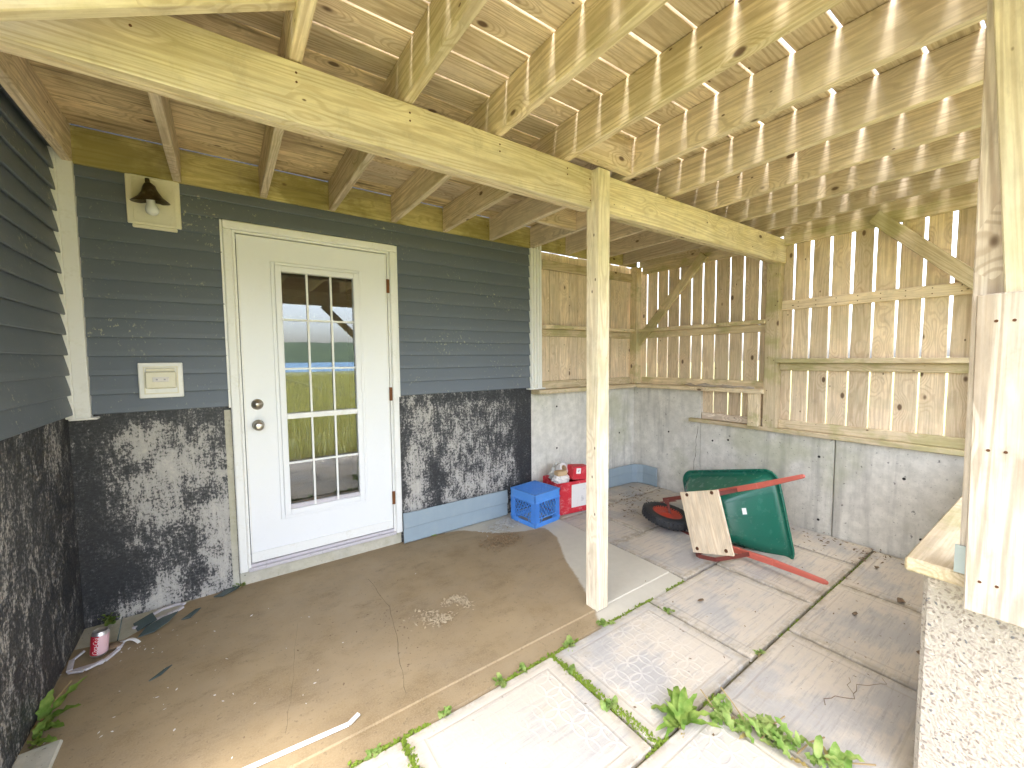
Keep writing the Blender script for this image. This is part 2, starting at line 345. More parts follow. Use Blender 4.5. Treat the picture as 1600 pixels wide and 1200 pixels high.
class MB:
    def __init__(s): s.v = []; s.f = []; s.mi = []; s.cur = 0
    def add(s, vs, fs):
        k = len(s.v); s.v += [Vector(a) for a in vs]; s.f += [tuple(i + k for i in f) for f in fs]; s.mi += [s.cur] * len(fs)
    def box(s, x0, x1, y0, y1, z0, z1):
        s.add([(x0, y0, z0), (x1, y0, z0), (x1, y1, z0), (x0, y1, z0), (x0, y0, z1), (x1, y0, z1), (x1, y1, z1), (x0, y1, z1)],
              [(0, 3, 2, 1), (4, 5, 6, 7), (0, 1, 5, 4), (1, 2, 6, 5), (2, 3, 7, 6), (3, 0, 4, 7)])
    def bar(s, p0, p1, w, t, up=(0, 0, 1), w1=None, t1=None):
        p0 = Vector(p0); p1 = Vector(p1); a = (p1 - p0).normalized(); up = Vector(up)
        side = a.cross(up)
        if side.length < 1e-4: side = a.cross(Vector((1, 0, 0)))
        side.normalize(); up = side.cross(a)
        w1 = w if w1 is None else w1; t1 = t if t1 is None else t1
        q = []
        for p, ww, tt in ((p0, w, t), (p1, w1, t1)):
            for i, j in ((-1, -1), (1, -1), (1, 1), (-1, 1)): q.append(p + side * (i * ww / 2) + up * (j * tt / 2))
        s.add(q, [(0, 1, 2, 3), (7, 6, 5, 4), (0, 4, 5, 1), (1, 5, 6, 2), (2, 6, 7, 3), (3, 7, 4, 0)])
    def tube(s, pts, rad, n=8, cap=True):
        pts = [Vector(p) for p in pts]; k = len(pts); ringv = []
        rad = rad if isinstance(rad, (list, tuple)) else [rad] * k
        ref = None
        for i, p in enumerate(pts):
            a = (pts[min(i + 1, k - 1)] - pts[max(i - 1, 0)]).normalized()
            if ref is None: ref = a.orthogonal().normalized()
            ref = (ref - a * ref.dot(a)).normalized(); b = a.cross(ref)
            for j in range(n):
                t = 2 * math.pi * j / n; ringv.append(p + (ref * math.cos(t) + b * math.sin(t)) * rad[i])
        fs = []
        for i in range(k - 1):
            for j in range(n): fs.append((i * n + j, i * n + (j + 1) % n, (i + 1) * n + (j + 1) % n, (i + 1) * n + j))
        if cap: fs += [tuple(range(n - 1, -1, -1)), tuple((k - 1) * n + j for j in range(n))]
        s.add(ringv, fs)
    def lathe(s, prof, mat4=Matrix(), n=24, closed=False):
        vs = []; fs = []; k = len(prof)
        for r, z in prof:
            for j in range(n):
                t = 2 * math.pi * j / n; vs.append(mat4 @ Vector((r * math.cos(t), r * math.sin(t), z)))
        for i in range(k if closed else k - 1):
            i2 = (i + 1) % k
            for j in range(n): fs.append((i * n + j, i * n + (j + 1) % n, i2 * n + (j + 1) % n, i2 * n + j))
        if not closed:
            fs += [tuple(range(n - 1, -1, -1)), tuple((k - 1) * n + j for j in range(n))]
        s.add(vs, fs)
    def build(s, name, mat, parent=None, smooth=False, bevel=0., base=False):
        me = bpy.data.meshes.new(name)
        lo = Vector((min(v.x for v in s.v), min(v.y for v in s.v), min(v.z for v in s.v))); hi = Vector((max(v.x for v in s.v), max(v.y for v in s.v), max(v.z for v in s.v)))
        c = (lo + hi) / 2
        if base: c.z = lo.z
        me.from_pydata([v - c for v in s.v], [], s.f)
        mats = mat if isinstance(mat, (list, tuple)) else [mat]
        for m in mats: me.materials.append(M[m])
        if len(mats) > 1: me.polygons.foreach_set('material_index', s.mi)
        bm = bmesh.new(); bm.from_mesh(me)
        if bevel:
            bmesh.ops.bevel(bm, geom=[e for e in bm.edges if e.calc_face_angle(0) > .5], offset=bevel, segments=1, affect='EDGES', profile=.5)
        bmesh.ops.recalc_face_normals(bm, faces=bm.faces); bm.to_mesh(me); bm.free()
        if smooth: me.shade_smooth()
        me.update()
        o = bpy.data.objects.new(name, me); COL.objects.link(o); o.location = c; attach(o, parent)
        return o

def board(name, p0, p1, w, t, mat, parent=None, wdir=(0, 0, 1), bevel=.003, wob=0., w1=None):
    """plank with its own X axis along its length; wdir is the direction of the width w"""
    p0 = Vector(p0); p1 = Vector(p1); a = (p1 - p0); L = a.length; a.normalize(); wd = Vector(wdir); wd = (wd - a * wd.dot(a)).normalized(); td = a.cross(wd)
    bm = bmesh.new(); seg = 1
    w1 = w if w1 is None else w1
    vs = [bm.verts.new((x * L / 2, y * (w if x < 0 else w1) / 2, z * t / 2)) for x in (-1, 1) for y in (-1, 1) for z in (-1, 1)]
    for f in ((0, 1, 3, 2), (4, 6, 7, 5), (0, 4, 5, 1), (2, 3, 7, 6), (0, 2, 6, 4), (1, 5, 7, 3)): bm.faces.new([vs[i] for i in f])
    bmesh.ops.bevel(bm, geom=list(bm.edges), offset=bevel, segments=1, affect='EDGES', profile=.5)
    bmesh.ops.recalc_face_normals(bm, faces=bm.faces)
    me = bpy.data.meshes.new(name); bm.to_mesh(me); bm.free(); me.materials.append(M[mat])
    o = bpy.data.objects.new(name, me); COL.objects.link(o)
    c = (p0 + p1) / 2
    o.matrix_world = Matrix(((a.x, wd.x, td.x, c.x), (a.y, wd.y, td.y, c.y), (a.z, wd.z, td.z, c.z), (0, 0, 0, 1)))
    attach(o, parent); return o

def grid_panel(name, o, du, dv, nu, nv, depth, mat, parent, attr, fn):
    """wall panel: front face a grid over o + du*u + dv*v carrying a float attribute fn(u metres, v metres), with a solid back"""
    o = Vector(o); du = Vector(du); dv = Vector(dv); nrm = du.cross(dv).normalized()
    vs = []; val = []
    for j in range(nv + 1):
        for i in range(nu + 1):
            vs.append(o + du * (i / nu) + dv * (j / nv)); val.append(fn(du.length * i / nu, dv.length * j / nv))
    fs = [(j * (nu + 1) + i, j * (nu + 1) + i + 1, (j + 1) * (nu + 1) + i + 1, (j + 1) * (nu + 1) + i) for j in range(nv) for i in range(nu)]
    k = len(vs); b = [o - nrm * depth, o + du - nrm * depth, o + du + dv - nrm * depth, o + dv - nrm * depth]
    vs += b; val += [.5] * 4
    edge = lambda l, a, c: l
    bot = list(range(nu + 1)); top = [nv * (nu + 1) + i for i in range(nu + 1)]
    lef = [j * (nu + 1) for j in range(nv + 1)]; rig = [j * (nu + 1) + nu for j in range(nv + 1)]
    fs += [(k + 3, k + 2, k + 1, k), tuple(bot[::-1] + [k, k + 1]), tuple(top + [k + 2, k + 3]), tuple(lef + [k + 3, k]), tuple(rig[::-1] + [k + 1, k + 2])]
    c = o + du / 2
    me = bpy.data.meshes.new(name); me.from_pydata([v - c for v in vs], [], fs); me.materials.append(M[mat])
    at = me.attributes.new(attr, 'FLOAT', 'POINT'); at.data.foreach_set('value', val)
    me.update(); ob = bpy.data.objects.new(name, me); COL.objects.link(ob); ob.location = c; attach(ob, parent); return ob

def G(lst, base):
    return lambda u, v: base + .8 * sum(a * math.exp(-((u - x) / sx) ** 2 - ((v - z) / sz) ** 2) for x, z, sx, sz, a in lst)

# ================================================================== THE SETTING
def hgt(x, y):
    d = -y
    h = -.07
    if d > 4: h -= .012 * (min(d, 38) - 4)
    if d > 38: h -= .10 * min(d - 38, 40)
    if d > 3: h += .10 * mnoise.noise((x * .25, y * .25, 0)) * min(1, (d - 3) / 3)
    up = 0.
    if x > 4.62: up = 1.
    elif x > 3.2 and y > .12: up = 1.
    if up: h = max(h, .66 * max(0., min(1., (y + 9.) / 6.)) + h * .2)
    return h
xs = [-400, -150, -60, -30, -15, -8, -5] + [-4 + .5 * i for i in range(15)] + [3.15, 3.25, 3.6, 4.0, 4.4, 4.58, 4.66, 5, 5.5, 6, 7, 8, 10, 13, 18, 26, 40, 70, 150, 400]
ys = [30, 12, 6, 3, 1.2, .5, .2, .08, 0, -.5, -1, -1.5, -2, -2.5, -2.8, -3] + [-3.4 - .6 * i for i in range(20)] + [-18, -22, -27, -32, -38, -45, -55, -70, -90]
v = [(x, y, hgt(x, y)) for y in ys for x in xs]; nx = len(xs)
me = bpy.data.meshes.new('ground'); me.from_pydata(v, [], [(j * nx + i, (j + 1) * nx + i, (j + 1) * nx + i + 1, j * nx + i + 1) for j in range(len(ys) - 1) for i in range(nx - 1)])
me.materials.append(M['ground']); g = link('ground', me); tag(g, 'grassy meadow ground sloping to the lake', kind='structure')
b = MB(); b.add([(-2500, -1500, -2.6), (2500, -1500, -2.6), (2500, -48, -2.6), (-2500, -48, -2.6)], [(0, 1, 2, 3)]); tag(b.build('lake', 'lake'), 'blue lake beyond the meadow', kind='structure')
b = MB(); N = 160; pr = []
for r_ in range(7):
    for i in range(N + 1):
        x = -2200 + 4400 * i / N; t = r_ / 6
        h = (55 + 26 * mnoise.noise((x * .002, 3, 0)) + 12 * mnoise.noise((x * .008, 9, 0)) + 5 * mnoise.noise((x * .03, 1, 0))) * math.sin(t * math.pi / 2)
        pr.append((x, -900 - 500 * t + 30 * mnoise.noise((x * .004, t * 3, 5)), -4 + h + 4 * mnoise.noise((x * .02, t * 9, 2)) * (t > 0)))
b.add(pr, [(r_ * (N + 1) + i, r_ * (N + 1) + i + 1, (r_ + 1) * (N + 1) + i + 1, (r_ + 1) * (N + 1) + i) for r_ in range(6) for i in range(N)])
tag(b.build('hills', 'hill', smooth=True), 'low wooded hills across the lake', kind='structure')
# tall meadow grass
b = MB(); rg = random.Random(3)
for k in range(26000):
    d = 3.6 + 34 * rg.random() ** 1.9; x = rg.uniform(-5, 5) * (.8 + d / 9) + 2 + d * .12
    y = -d
    if x > 4 and y > -4: continue
    z = hgt(x, y); hh = rg.uniform(.18, .48) * (.55 if d < 5.5 else 1); w = .004 + .0011 * d; a = rg.random() * 6.28; ln = rg.uniform(0, .35) * hh
    dx, dy = math.cos(a), math.sin(a)
    b.add([(x - dy * w, y + dx * w, z - .02), (x + dy * w, y - dx * w, z - .02), (x + dx * ln * .4 - dy * w * .7, y + dy * ln * .4 + dx * w * .7, z + hh * .6), (x + dx * ln, y + dy * ln, z + hh)], [(0, 1, 2), (1, 3, 2)])
gr = b.build('meadow_grass', 'blade'); tag(gr, 'tall yellow green meadow grass in front of the house', 'grass', kind='stuff')

# patio slab
poly = [(1.70, .1), (2.21, -.07), (2.42, -.30), (2.62, -.40), (2.80, -.44), (2.77, -.63), (2.56, -.97), (2.44, -1.24), (2.30, -1.5), (2.22, -1.62)]
def wet(x, y):
    # distance to the drying front; positive on the wet side
    best = 9; side = 1
    for (ax, ay), (bx, by) in zip(poly, poly[1:]):
        t = max(0, min(1, ((x - ax) * (bx - ax) + (y - ay) * (by - ay)) / ((bx - ax) ** 2 + (by - ay) ** 2)))
        px, py = ax + t * (bx - ax), ay + t * (by - ay); d = math.hypot(x - px, y - py)
        if d < best:
            best = d; side = 1 if ((bx - ax) * (y - ay) - (by - ay) * (x - ax)) < 0 else -1
    edge = min(1., max(0, (.03 - y - .0) / .10))
    corner = 1 - math.exp(-((x - .15) / .22) ** 2 - ((y + .06) / .16) ** 2)
    return max(0, min(1, .5 + side * best * 7)) * (.35 + .65 * edge) * corner
me = bpy.data.meshes.new('patio_slab'); vs = []; val = []
ysl = [0.02] + [-.05 * i for i in range(1, 30)] + [-1.47, -1.476, -1.53, -1.578, -1.588, -1.588]
zsl = [0] * 31 + [-.005, -.007, -.010, -.02, -.09]
nxs = 62
zsl = zsl[-len(ysl):] if len(zsl) >= len(ysl) else [0] * (len(ysl) - len(zsl)) + zsl
for j, y in enumerate(ysl):
    for i in range(nxs + 1):
        x = -.02 + 3.035 * i / nxs; vs.append((x, y, zsl[j] + .0015 * mnoise.noise((x * 3, y * 3, 0)))); val.append(wet(x, y))
fs = [(j * (nxs + 1) + i, (j + 1) * (nxs + 1) + i, (j + 1) * (nxs + 1) + i + 1, j * (nxs + 1) + i + 1) for j in range(len(ysl) - 1) for i in range(nxs)]
k = len(vs); vs += [(3.016, .02, -.09), (-.02, .02, -.09)]; val += [0, 0]
fs.append(tuple([j * (nxs + 1) + nxs for j in range(len(ysl))] + [k]))
me.from_pydata(vs, [], fs); me.materials.append(M['slab']); at = me.attributes.new('wet', 'FLOAT', 'POINT'); at.data.foreach_set('value', val); me.update()
slab = link('patio_slab', me); tag(slab, 'brown damp concrete slab in front of the door', kind='structure')
def crack(pts, w, name='crack'):
    b = MB(); q = []
    out = []
    for (a, c) in zip(pts, pts[1:]):
        for t in range(6): out.append((a[0] + (c[0] - a[0]) * t / 6 + random.uniform(-.006, .006), a[1] + (c[1] - a[1]) * t / 6 + random.uniform(-.004, .004)))
    out.append(pts[-1])
    for i, (x, y) in enumerate(out):
        ww = w * random.uniform(.3, 1.); q += [(x - ww, y, .0028), (x + ww, y, .0028)]
    b.add(q, [(2 * i, 2 * i + 1, 2 * i + 3, 2 * i + 2) for i in range(len(out) - 1)])
    b.build(name, 'soil', slab)
crack([(1.37, -.39), (1.385, -.77), (1.3, -1.15), (1.24, -1.41)], .0013)
crack([(.93, -.62), (.86, -1.02), (.80, -1.32)], .0007)
# joint bed, pavers
b = MB(); b.box(.0, 4.52, -3.6, -1.6, -.12, -.022); b.box(3.022, 4.52, -1.6, .0, -.12, -.022)
bed = b.build('paving', 'soil'); tag(bed, 'grey beige embossed concrete paving with dark mossy joints', kind='structure')
pv = {}
def paver(x0, x1, y0, y1):
    w, d = round(x1 - x0, 3), round(y1 - y0, 3); mt = 'paver' if x0 < 2.0 else 'paverworn'
    if (w, d, mt) not in pv:
        bm = bmesh.new(); bmesh.ops.create_cube(bm, size=1)
        for q in bm.verts: q.co = Vector((q.co.x * w, q.co.y * d, q.co.z * .05 - .025))
        bmesh.ops.bevel(bm, geom=list(bm.edges), offset=.006, segments=2, affect='EDGES', profile=.5)
        m_ = bpy.data.meshes.new('paver'); bm.to_mesh(m_); bm.free(); m_.materials.append(M[mt]); pv[(w, d, mt)] = m_
    o = bpy.data.objects.new('paver', pv[(w, d, mt)]); COL.objects.link(o)
    o.location = ((x0 + x1) / 2, (y0 + y1) / 2, random.uniform(-.004, .003)); o.rotation_euler = (random.uniform(-.004, .004), random.uniform(-.004, .004), random.uniform(-.004, .004)); attach(o, bed)
gp = .007
for row, (y0, y1, off, xa, xb) in enumerate([(-2.167, -1.592, 1.155, .05, 4.50), (-2.742, -2.167, 1.533, .05, 4.50), (-3.317, -2.742, 1.155, .05, 2.42)]):
    x = off - .7365 * 2
    while x < xb:
        a, c = max(x, xa), min(x + .7365, xb)
        if c - a > .08: paver(a + gp, c - gp, y0 + gp, y1 - gp)
        x += .7365
for (y0, y1, xs_) in [(-1.592, -.985, (3.02, 3.76, 4.50)), (-.985, -.38, (3.02, 3.375, 4.11, 4.50)), (-.38, -.01, (3.02, 3.76, 4.50))]:
    for a, c in zip(xs_, xs_[1:]): paver(a + gp, c - gp, y0 + gp, y1 - gp)
# moss in the joints
b = MB(); rg = random.Random(5)
def mossline(x0, y0, x1, y1, n, w, h):
    for _ in range(n):
        t = rg.random(); x = x0 + (x1 - x0) * t; y = y0 + (y1 - y0) * t
        if mnoise.noise((x * 4, y * 4, 1)) < -.12: continue
        nx_, ny_ = (y1 - y0), -(x1 - x0); l = math.hypot(nx_, ny_); o = rg.gauss(0, w)
        x += nx_ / l * o; y += ny_ / l * o; r = rg.uniform(.003, .008); z = -.024 + rg.random() * h
        b.add([(x + r, y, z), (x - r * .5, y + r * .8, z), (x - r * .5, y - r * .8, z), (x + rg.uniform(-r, r), y + rg.uniform(-r, r), z + r * 1.3)], [(0, 1, 3), (1, 2, 3), (2, 0, 3)])
mossline(1.892, -1.6, 1.917, -2.167, 1700, .008, .024); mossline(1.157, -1.6, 1.157, -2.1, 1300, .009, .024)
mossline(.4, -1.594, 3.0, -1.594, 2600, .006, .022); mossline(1.6, -2.167, 2.3, -2.167, 700, .006, .018)
mossline(2.628, -1.6, 2.65, -2.16, 350, .004, .014); mossline(2.9, -2.167, 4.4, -2.167, 300, .004, .010); mossline(3.02, -2.17, 3.03, -2.7, 300, .004, .012); mossline(3.75, -2.17, 3.78, -2.7, 300, .004, .012)
tag(b.build('moss', 'moss'), 'bright green moss filling the paving joints', 'moss', kind='stuff')

# ================================================================== HOUSE
house = empty('house', (1.5, .2, 0), 'dark slate vinyl sided house with peeling black tar foundation and white door', 'house')
# foundation panels (front faces at y = 0 and x = 0)
gl = [(.06, .6, .10, .8, -.6), (.15, .28, .22, .22, -.55), (.30, .93, .14, .13, .5), (.27, .62, .13, .16, .42), (.40, .75, .12, .2, .35), (.60, .3, .10, .35, .62), (.60, .75, .12, .2, .25),
      (.45, .22, .05, .3, -.45), (.34, .12, .07, .10, .55), (.50, .65, .07, .09, -.45), (.35, 1.12, .4, .05, -.45), (.66, 1.0, .04, .25, -.3), (.25, .83, .06, .05, -.5), (.3, .04, .35, .05, .4)]
grr = [(.12, .45, .10, .35, .55), (.03, .6, .04, .5, -.5), (.30, .45, .07, .18, -.7), (.45, .35, .10, .3, .35), (.55, .85, .25, .2, .12), (.75, .3, .2, .2, .3), (1.0, .4, .15, .2, .25), (1.20, .6, .14, .8, -.8), (.8, 1.1, .5, .06, -.5), (.85, .68, .12, .12, -.3), (.2, .95, .15, .15, .2), (.6, .08, .6, .06, .35)]
gll = [(.25, 1.0, .12, .16, .55), (.55, .55, .18, .25, .15), (.9, .8, .2, .3, .35), (.2, .5, .15, .4, -.1), (1.0, .3, .2, .3, .25), (.7, .2, .1, .2, .2)]
grid_panel('foundation_wall', (-.0, 0, -.12), (.69, 0, 0), (0, 0, 1.30), 24, 44, .22, 'tar', house, 'bias', lambda u, v, f=G(gl, .38): f(u, v - .12))
grid_panel('foundation_wall', (1.735, 0, -.12), (1.275, 0, 0), (0, 0, 1.30), 44, 44, .22, 'tar', house, 'bias', lambda u, v, f=G(grr, .36): f(u, v - .12))
grid_panel('foundation_wall', (0, -1.62, -.12), (0, 1.62, 0), (0, 0, 1.30), 44, 44, .22, 'tar', house, 'bias', lambda u, v, f=G(gll, .13): f(1.62 - u, v - .12))  # left wing; its unseen outer length is extended to block sun on the slab
b = MB(); b.box(.69, 1.735, .003, .22, -.12, .083); b.build('door_sill', 'concpale', house, bevel=.004)
b = MB(); b.box(.655, .688, -.006, .0, .0, 1.12); b.build('sealant_strip', 'concpale', house)
# wall core behind the siding and the upper storey
b = MB()
b.box(-3.8, .0, -1.62, 5.6, 1.17, 5.2); b.box(0, .66, .0, 5.6, 1.17, 5.2); b.box(1.76, 3.1, .0, 5.6, 1.17, 5.2); b.box(.66, 1.76, .0, 5.6, 2.28, 5.2); b.box(.66, 1.76, 1.6, 5.6, .0, 2.28)  # first box: wing core lengthened out of view as a sun block
b.build('wall', 'siding', house)
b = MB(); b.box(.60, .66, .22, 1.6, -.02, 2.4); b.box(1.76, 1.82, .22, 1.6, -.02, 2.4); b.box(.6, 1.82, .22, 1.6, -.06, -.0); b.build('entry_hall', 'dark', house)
b = MB(); b.add([(-4.2, -1.7, 5.15), (3.5, -1.7, 5.15), (3.5, 2.2, 7.2), (-4.2, 2.2, 7.2), (-4.2, 6, 5.15), (3.5, 6, 5.15)], [(0, 1, 2, 3), (3, 2, 5, 4), (0, 3, 4), (1, 5, 2), (0, 4, 5, 1)]); b.build('roof', 'roof', house)
def course(o, d, out, L, h, name='clapboard'):
    """one vinyl course: o = lower back corner, d along the wall, out = outward"""
    o = Vector(o); d = Vector(d); out = Vector(out); n = max(2, int(L / .22)); vs = []; fs = []
    prof = [(.002, .012), (.012, .004), (.026, .0), (.030, .004), (.027, .03), (.012, h + .004), (.002, h + .004)]
    ph = random.random() * 9
    for i in range(n + 1):
        for q, (u, z) in enumerate(prof):
            wv = .0016 * mnoise.noise((i * .9 + ph, z * 8, ph)) if 0 < q < 6 else 0
            vs.append(o + d * (L * i / n) + out * (u + wv) + Vector((0, 0, z)))
    m_ = len(prof)
    for i in range(n):
        for q in range(m_): fs.append((i * m_ + q, i * m_ + (q + 1) % m_, (i + 1) * m_ + (q + 1) % m_, (i + 1) * m_ + q))
    fs += [tuple(range(m_)), tuple(n * m_ + q for q in range(m_ - 1, -1, -1))]
    b = MB(); b.add(vs, fs); return b.build(name, 'siding', house)
z0 = 1.142; hc = .1012
for k in range(15):
    z = z0 + hc * k
    if z < 2.24:
        course((.03, 0, z), (1, 0, 0), (0, -1, 0), .655, hc); course((1.742, 0, z), (1, 0, 0), (0, -1, 0), 1.25, hc)
    else: course((.03, 0, z), (1, 0, 0), (0, -1, 0), 2.96, hc)
    course((0, -.055, z + .006), (0, -1, 0), (1, 0, 0), 1.565, hc)
b = MB(); b.box(.034, .092, -.052, -.001, 1.128, 2.62); b.box(.001, .034, -.056, -.010, 1.128, 2.62); b.box(.012, .118, -.058, .0, 1.120, 1.132); b.build('inside_corner_post', 'white', house, bevel=.003)
b = MB()
b.box(2.982, 3.118, -.034, -.001, 1.135, 2.60)
for q in range(4): b.box(2.986 + q * .034, 3.008 + q * .034, -.046, -.034, 1.135, 2.60)
b.box(2.955, 3.15, -.05, .01, 1.127, 1.137); b.build('outside_corner_post', 'white', house, bevel=.002)
# door frame
b = MB()
for x0, x1 in ((.691, .738), (1.687, 1.733)): b.box(x0, x1, -.036, .02, .094, 2.2035)
b.box(.691, 1.733, -.036, .02, 2.2045, 2.253)
b.build('door_frame', 'white', house, bevel=.006)
b = MB()
for x0, x1 in ((.7385, .753), (1.672, 1.6865)): b.box(x0, x1, -.016, .14, .10, 2.19)
b.box(.7385, 1.6865, -.016, .14, 2.190, 2.2035); b.build('door_jamb', 'white', house, bevel=.002)
b = MB(); b.box(.68, .6905, -.03, .0, 1.135, 2.25); b.build('siding_channel', 'white', house)
b = MB(); b.box(1.7335, 1.744, -.03, .0, 1.135, 2.25); b.build('siding_channel', 'white', house)
b = MB(); b.box(.7385, 1.6865, -.03, .14, .086, .108); b.box(.7385, 1.6865, -.012, .14, .108, .128); b.build('threshold', 'frameplastic', house, bevel=.003)
# door leaf: y -0.008 .. 0.036
GX0, GX1, GZ0, GZ1 = .988, 1.430, .435, 1.985
b = MB(); X0, X1, Z0, Z1, YA, YB_ = .757, 1.668, .134, 2.184, -.008, .036
b.box(X0, GX0 - .03, YA, YB_, Z0, Z1); b.box(GX1 + .03, X1, YA, YB_, Z0, Z1); b.box(GX0 - .03, GX1 + .03, YA, YB_, Z0, GZ0 - .03); b.box(GX0 - .03, GX1 + .03, YA, YB_, GZ1 + .03, Z1)
door = b.build('door', 'door', house)
door['label'] = 'white entry door with tall divided glass panel'
b = MB()   # lite surround, stepped
def ringbox(b, x0, x1, z0, z1, w, y0, y1):
    b.box(x0, x0 + w, y0, y1, z0, z1); b.box(x1 - w, x1, y0, y1, z0, z1); b.box(x0 + w, x1 - w, y0, y1, z0, z0 + w); b.box(x0 + w, x1 - w, y0, y1, z1 - w, z1)
ringbox(b, .930, 1.488, .377, 2.042, .022, -.016, -.006); ringbox(b, .9525, 1.4655, .3995, 2.0195, .036, -.024, .03)
b.build('glazing_frame', 'door', door, bevel=.003)
b = MB(); ringbox(b, .740 + .02, 1.665, .137, 2.18, .008, -.0095, -.008); b.build('door_edge_trim', 'white', door)
b = MB(); b.box(X0 + .002, X1 - .002, -.016, -.0085, .136, .20); b.build('door_sweep', 'white', door, bevel=.002)
zr = [1.985, 1.68, 1.362, 1.052, .742, .435]; xr = [.988, 1.137, 1.284, 1.430]
b = MB(); b.box(GX0, GX1, -.022, .012, 1.034, 1.070); b.build('meeting_rail', 'white', door, bevel=.003)
for i in range(5):
    for j in range(3):
        b = MB(); lo_ = .012 if i >= 3 else 0
        za, zb = zr[i + 1], zr[i]
        if i == 2: za = 1.070
        if i == 3: zb = 1.034
        b.box(xr[j], xr[j + 1], .004, .008, za, zb); b.build('pane', 'glass', door)
for x in xr[1:3]:
    b = MB(); b.box(x - .006, x + .006, -.010, .0015, 1.070, 1.985); b.build('muntin', 'white', door)
    b = MB(); b.box(x - .006, x + .006, -.010, .0015, .435, 1.034); b.build('muntin', 'white', door)
for z in (1.68, 1.362, .742):
    b = MB(); b.box(GX0, GX1, -.011, .0010, z - .006, z + .006); b.build('muntin', 'white', door)
b = MB(); b.box(GX0, GX1, .0125, .0135, .46, 1.034); sc = b.build('insect_screen', 'screen', door)
b = MB(); b.box(GX0, GX1, -.006, .012, .435, .462); b.build('sash_rail', 'frameplastic', door, bevel=.002)
def knob(z, prof, name):
    b = MB(); b.lathe(prof, Matrix.Translation((.827, YA, z)) @ Matrix.Rotation(math.pi / 2, 4, 'X'), 24); b.build(name, 'nickel', door, smooth=True)
knob(1.143, [(.033, .0), (.034, .006), (.028, .012), (.018, .014), (.014, .020), (.003, .022)], 'deadbolt')
knob(1.012, [(.034, .0), (.034, .006), (.016, .010), (.013, .030), (.027, .042), (.030, .056), (.024, .068), (.010, .072)], 'knob')
for z in (1.955, 1.16, .37):
    b = MB(); b.tube([(1.676, -.014, z - .05), (1.676, -.014, z + .05)], .007, 8); b.box(1.664, 1.688, -.0175, -.0155, z - .05, z + .05); b.build('hinge', 'rust', door)

# ================================================================== DECK OVERHEAD
deck = empty('deck', (2.335, -1.46, 0), 'raised timber deck overhead on joists, beams and square posts', 'deck')
ZJ, ZD = 2.416, 2.600
b_ = board('ledger', (.0, -.020, (ZJ + ZD) / 2), (4.50, -.020, (ZJ + ZD) / 2), ZD - ZJ, .038, 'ledger', deck)
b_['label'] = 'mossy green ledger board along the house wall'
jx = [.055, .479, .89, 1.285, 1.705, 2.115, 2.545, 2.98, 3.41, 3.83, 4.25]
for i, x in enumerate(jx):
    ye = -3.50
    board('joist', (x + .019, -.041, (ZJ + ZD) / 2), (x + .019 + random.uniform(-.006, .006), ye, (ZJ + ZD) / 2 + random.uniform(-.003, 0)), ZD - ZJ, .038, 'joist' if x < 2.4 else 'joistgrey', deck)
board('rim_joist', (4.545, -.041, (ZJ + ZD) / 2), (4.545, -3.50, (ZJ + ZD) / 2), ZD - ZJ, .038, 'joist', deck)
board('rim_joist', (.05, -3.521, (ZJ + ZD) / 2), (4.60, -3.521, (ZJ + ZD) / 2), ZD - ZJ, .038, 'joist', deck)
board('blocking', (2.154, -1.50, (ZJ + ZD) / 2), (2.544, -1.50, (ZJ + ZD) / 2), ZD - ZJ - .004, .038, 'deckboard', deck)
board('blocking', (2.584, -.62, (ZJ + ZD) / 2), (2.979, -.62, (ZJ + ZD) / 2), ZD - ZJ - .004, .038, 'joist', deck)
# deck boards: gaps at y = -1.24 - .1495 k
yg = -1.24 + .1495 * 8; k = 0
def GW(k): return [.0006, .0006, .0006, .0008, .0010, .002, .003, .005, .006, .008, .010, .010, .009, .012, .010, .016, .012, .016, .010, .013, .009, .014, .010, .012, .01, .01][min(k, 25)]
y = yg
while y > -3.55:
    ya, yb = y - GW(k) / 2, y - .1495 + GW(k + 1) / 2; k += 1
    if ya > -.004: ya = -.004
    xe = 4.60  # unseen front rows kept full width on the right to shade the front paving
    damp = y > -1.15
    cut = random.choice([1.304, 1.724, 2.134, 2.999])
    zz = ZD + .013 + random.uniform(0, .001)
    board('deck_board', (.0, (ya + yb) / 2, zz), (cut - .0015, (ya + yb) / 2 + random.uniform(-.001, .001), zz), ya - yb, .025, 'deckwet' if damp else 'deckboard', deck, wdir=(0, 1, 0))
    board('deck_board', (cut + .0015, (ya + yb) / 2, zz), (xe, (ya + yb) / 2 + random.uniform(-.002, .002), zz), ya - yb, .025, 'deckwet' if damp and random.random() < .4 else 'deckboard', deck, wdir=(0, 1, 0))
    y -= .1495
# beams
board('beam', (.034, -1.426, 2.312), (2.322, -1.426, 2.312), .196, .038, 'beam', deck); board('beam', (.034, -1.387, 2.312), (2.322, -1.387, 2.312), .196, .038, 'joist', deck)
board('beam', (2.398, -1.440, 2.302), (4.56, -1.487, 2.288), .196, .038, 'beam', deck); board('beam', (2.398, -1.401, 2.302), (4.50, -1.447, 2.288), .196, .038, 'joist', deck)
# central post
pb = board('post', (2.352, -1.452, .0), (2.352, -1.452, 2.408), .089, .089, 'post', deck, wdir=(1, 0, 0), bevel=.004)
pb['label'] = 'pale square timber post standing on the slab edge'
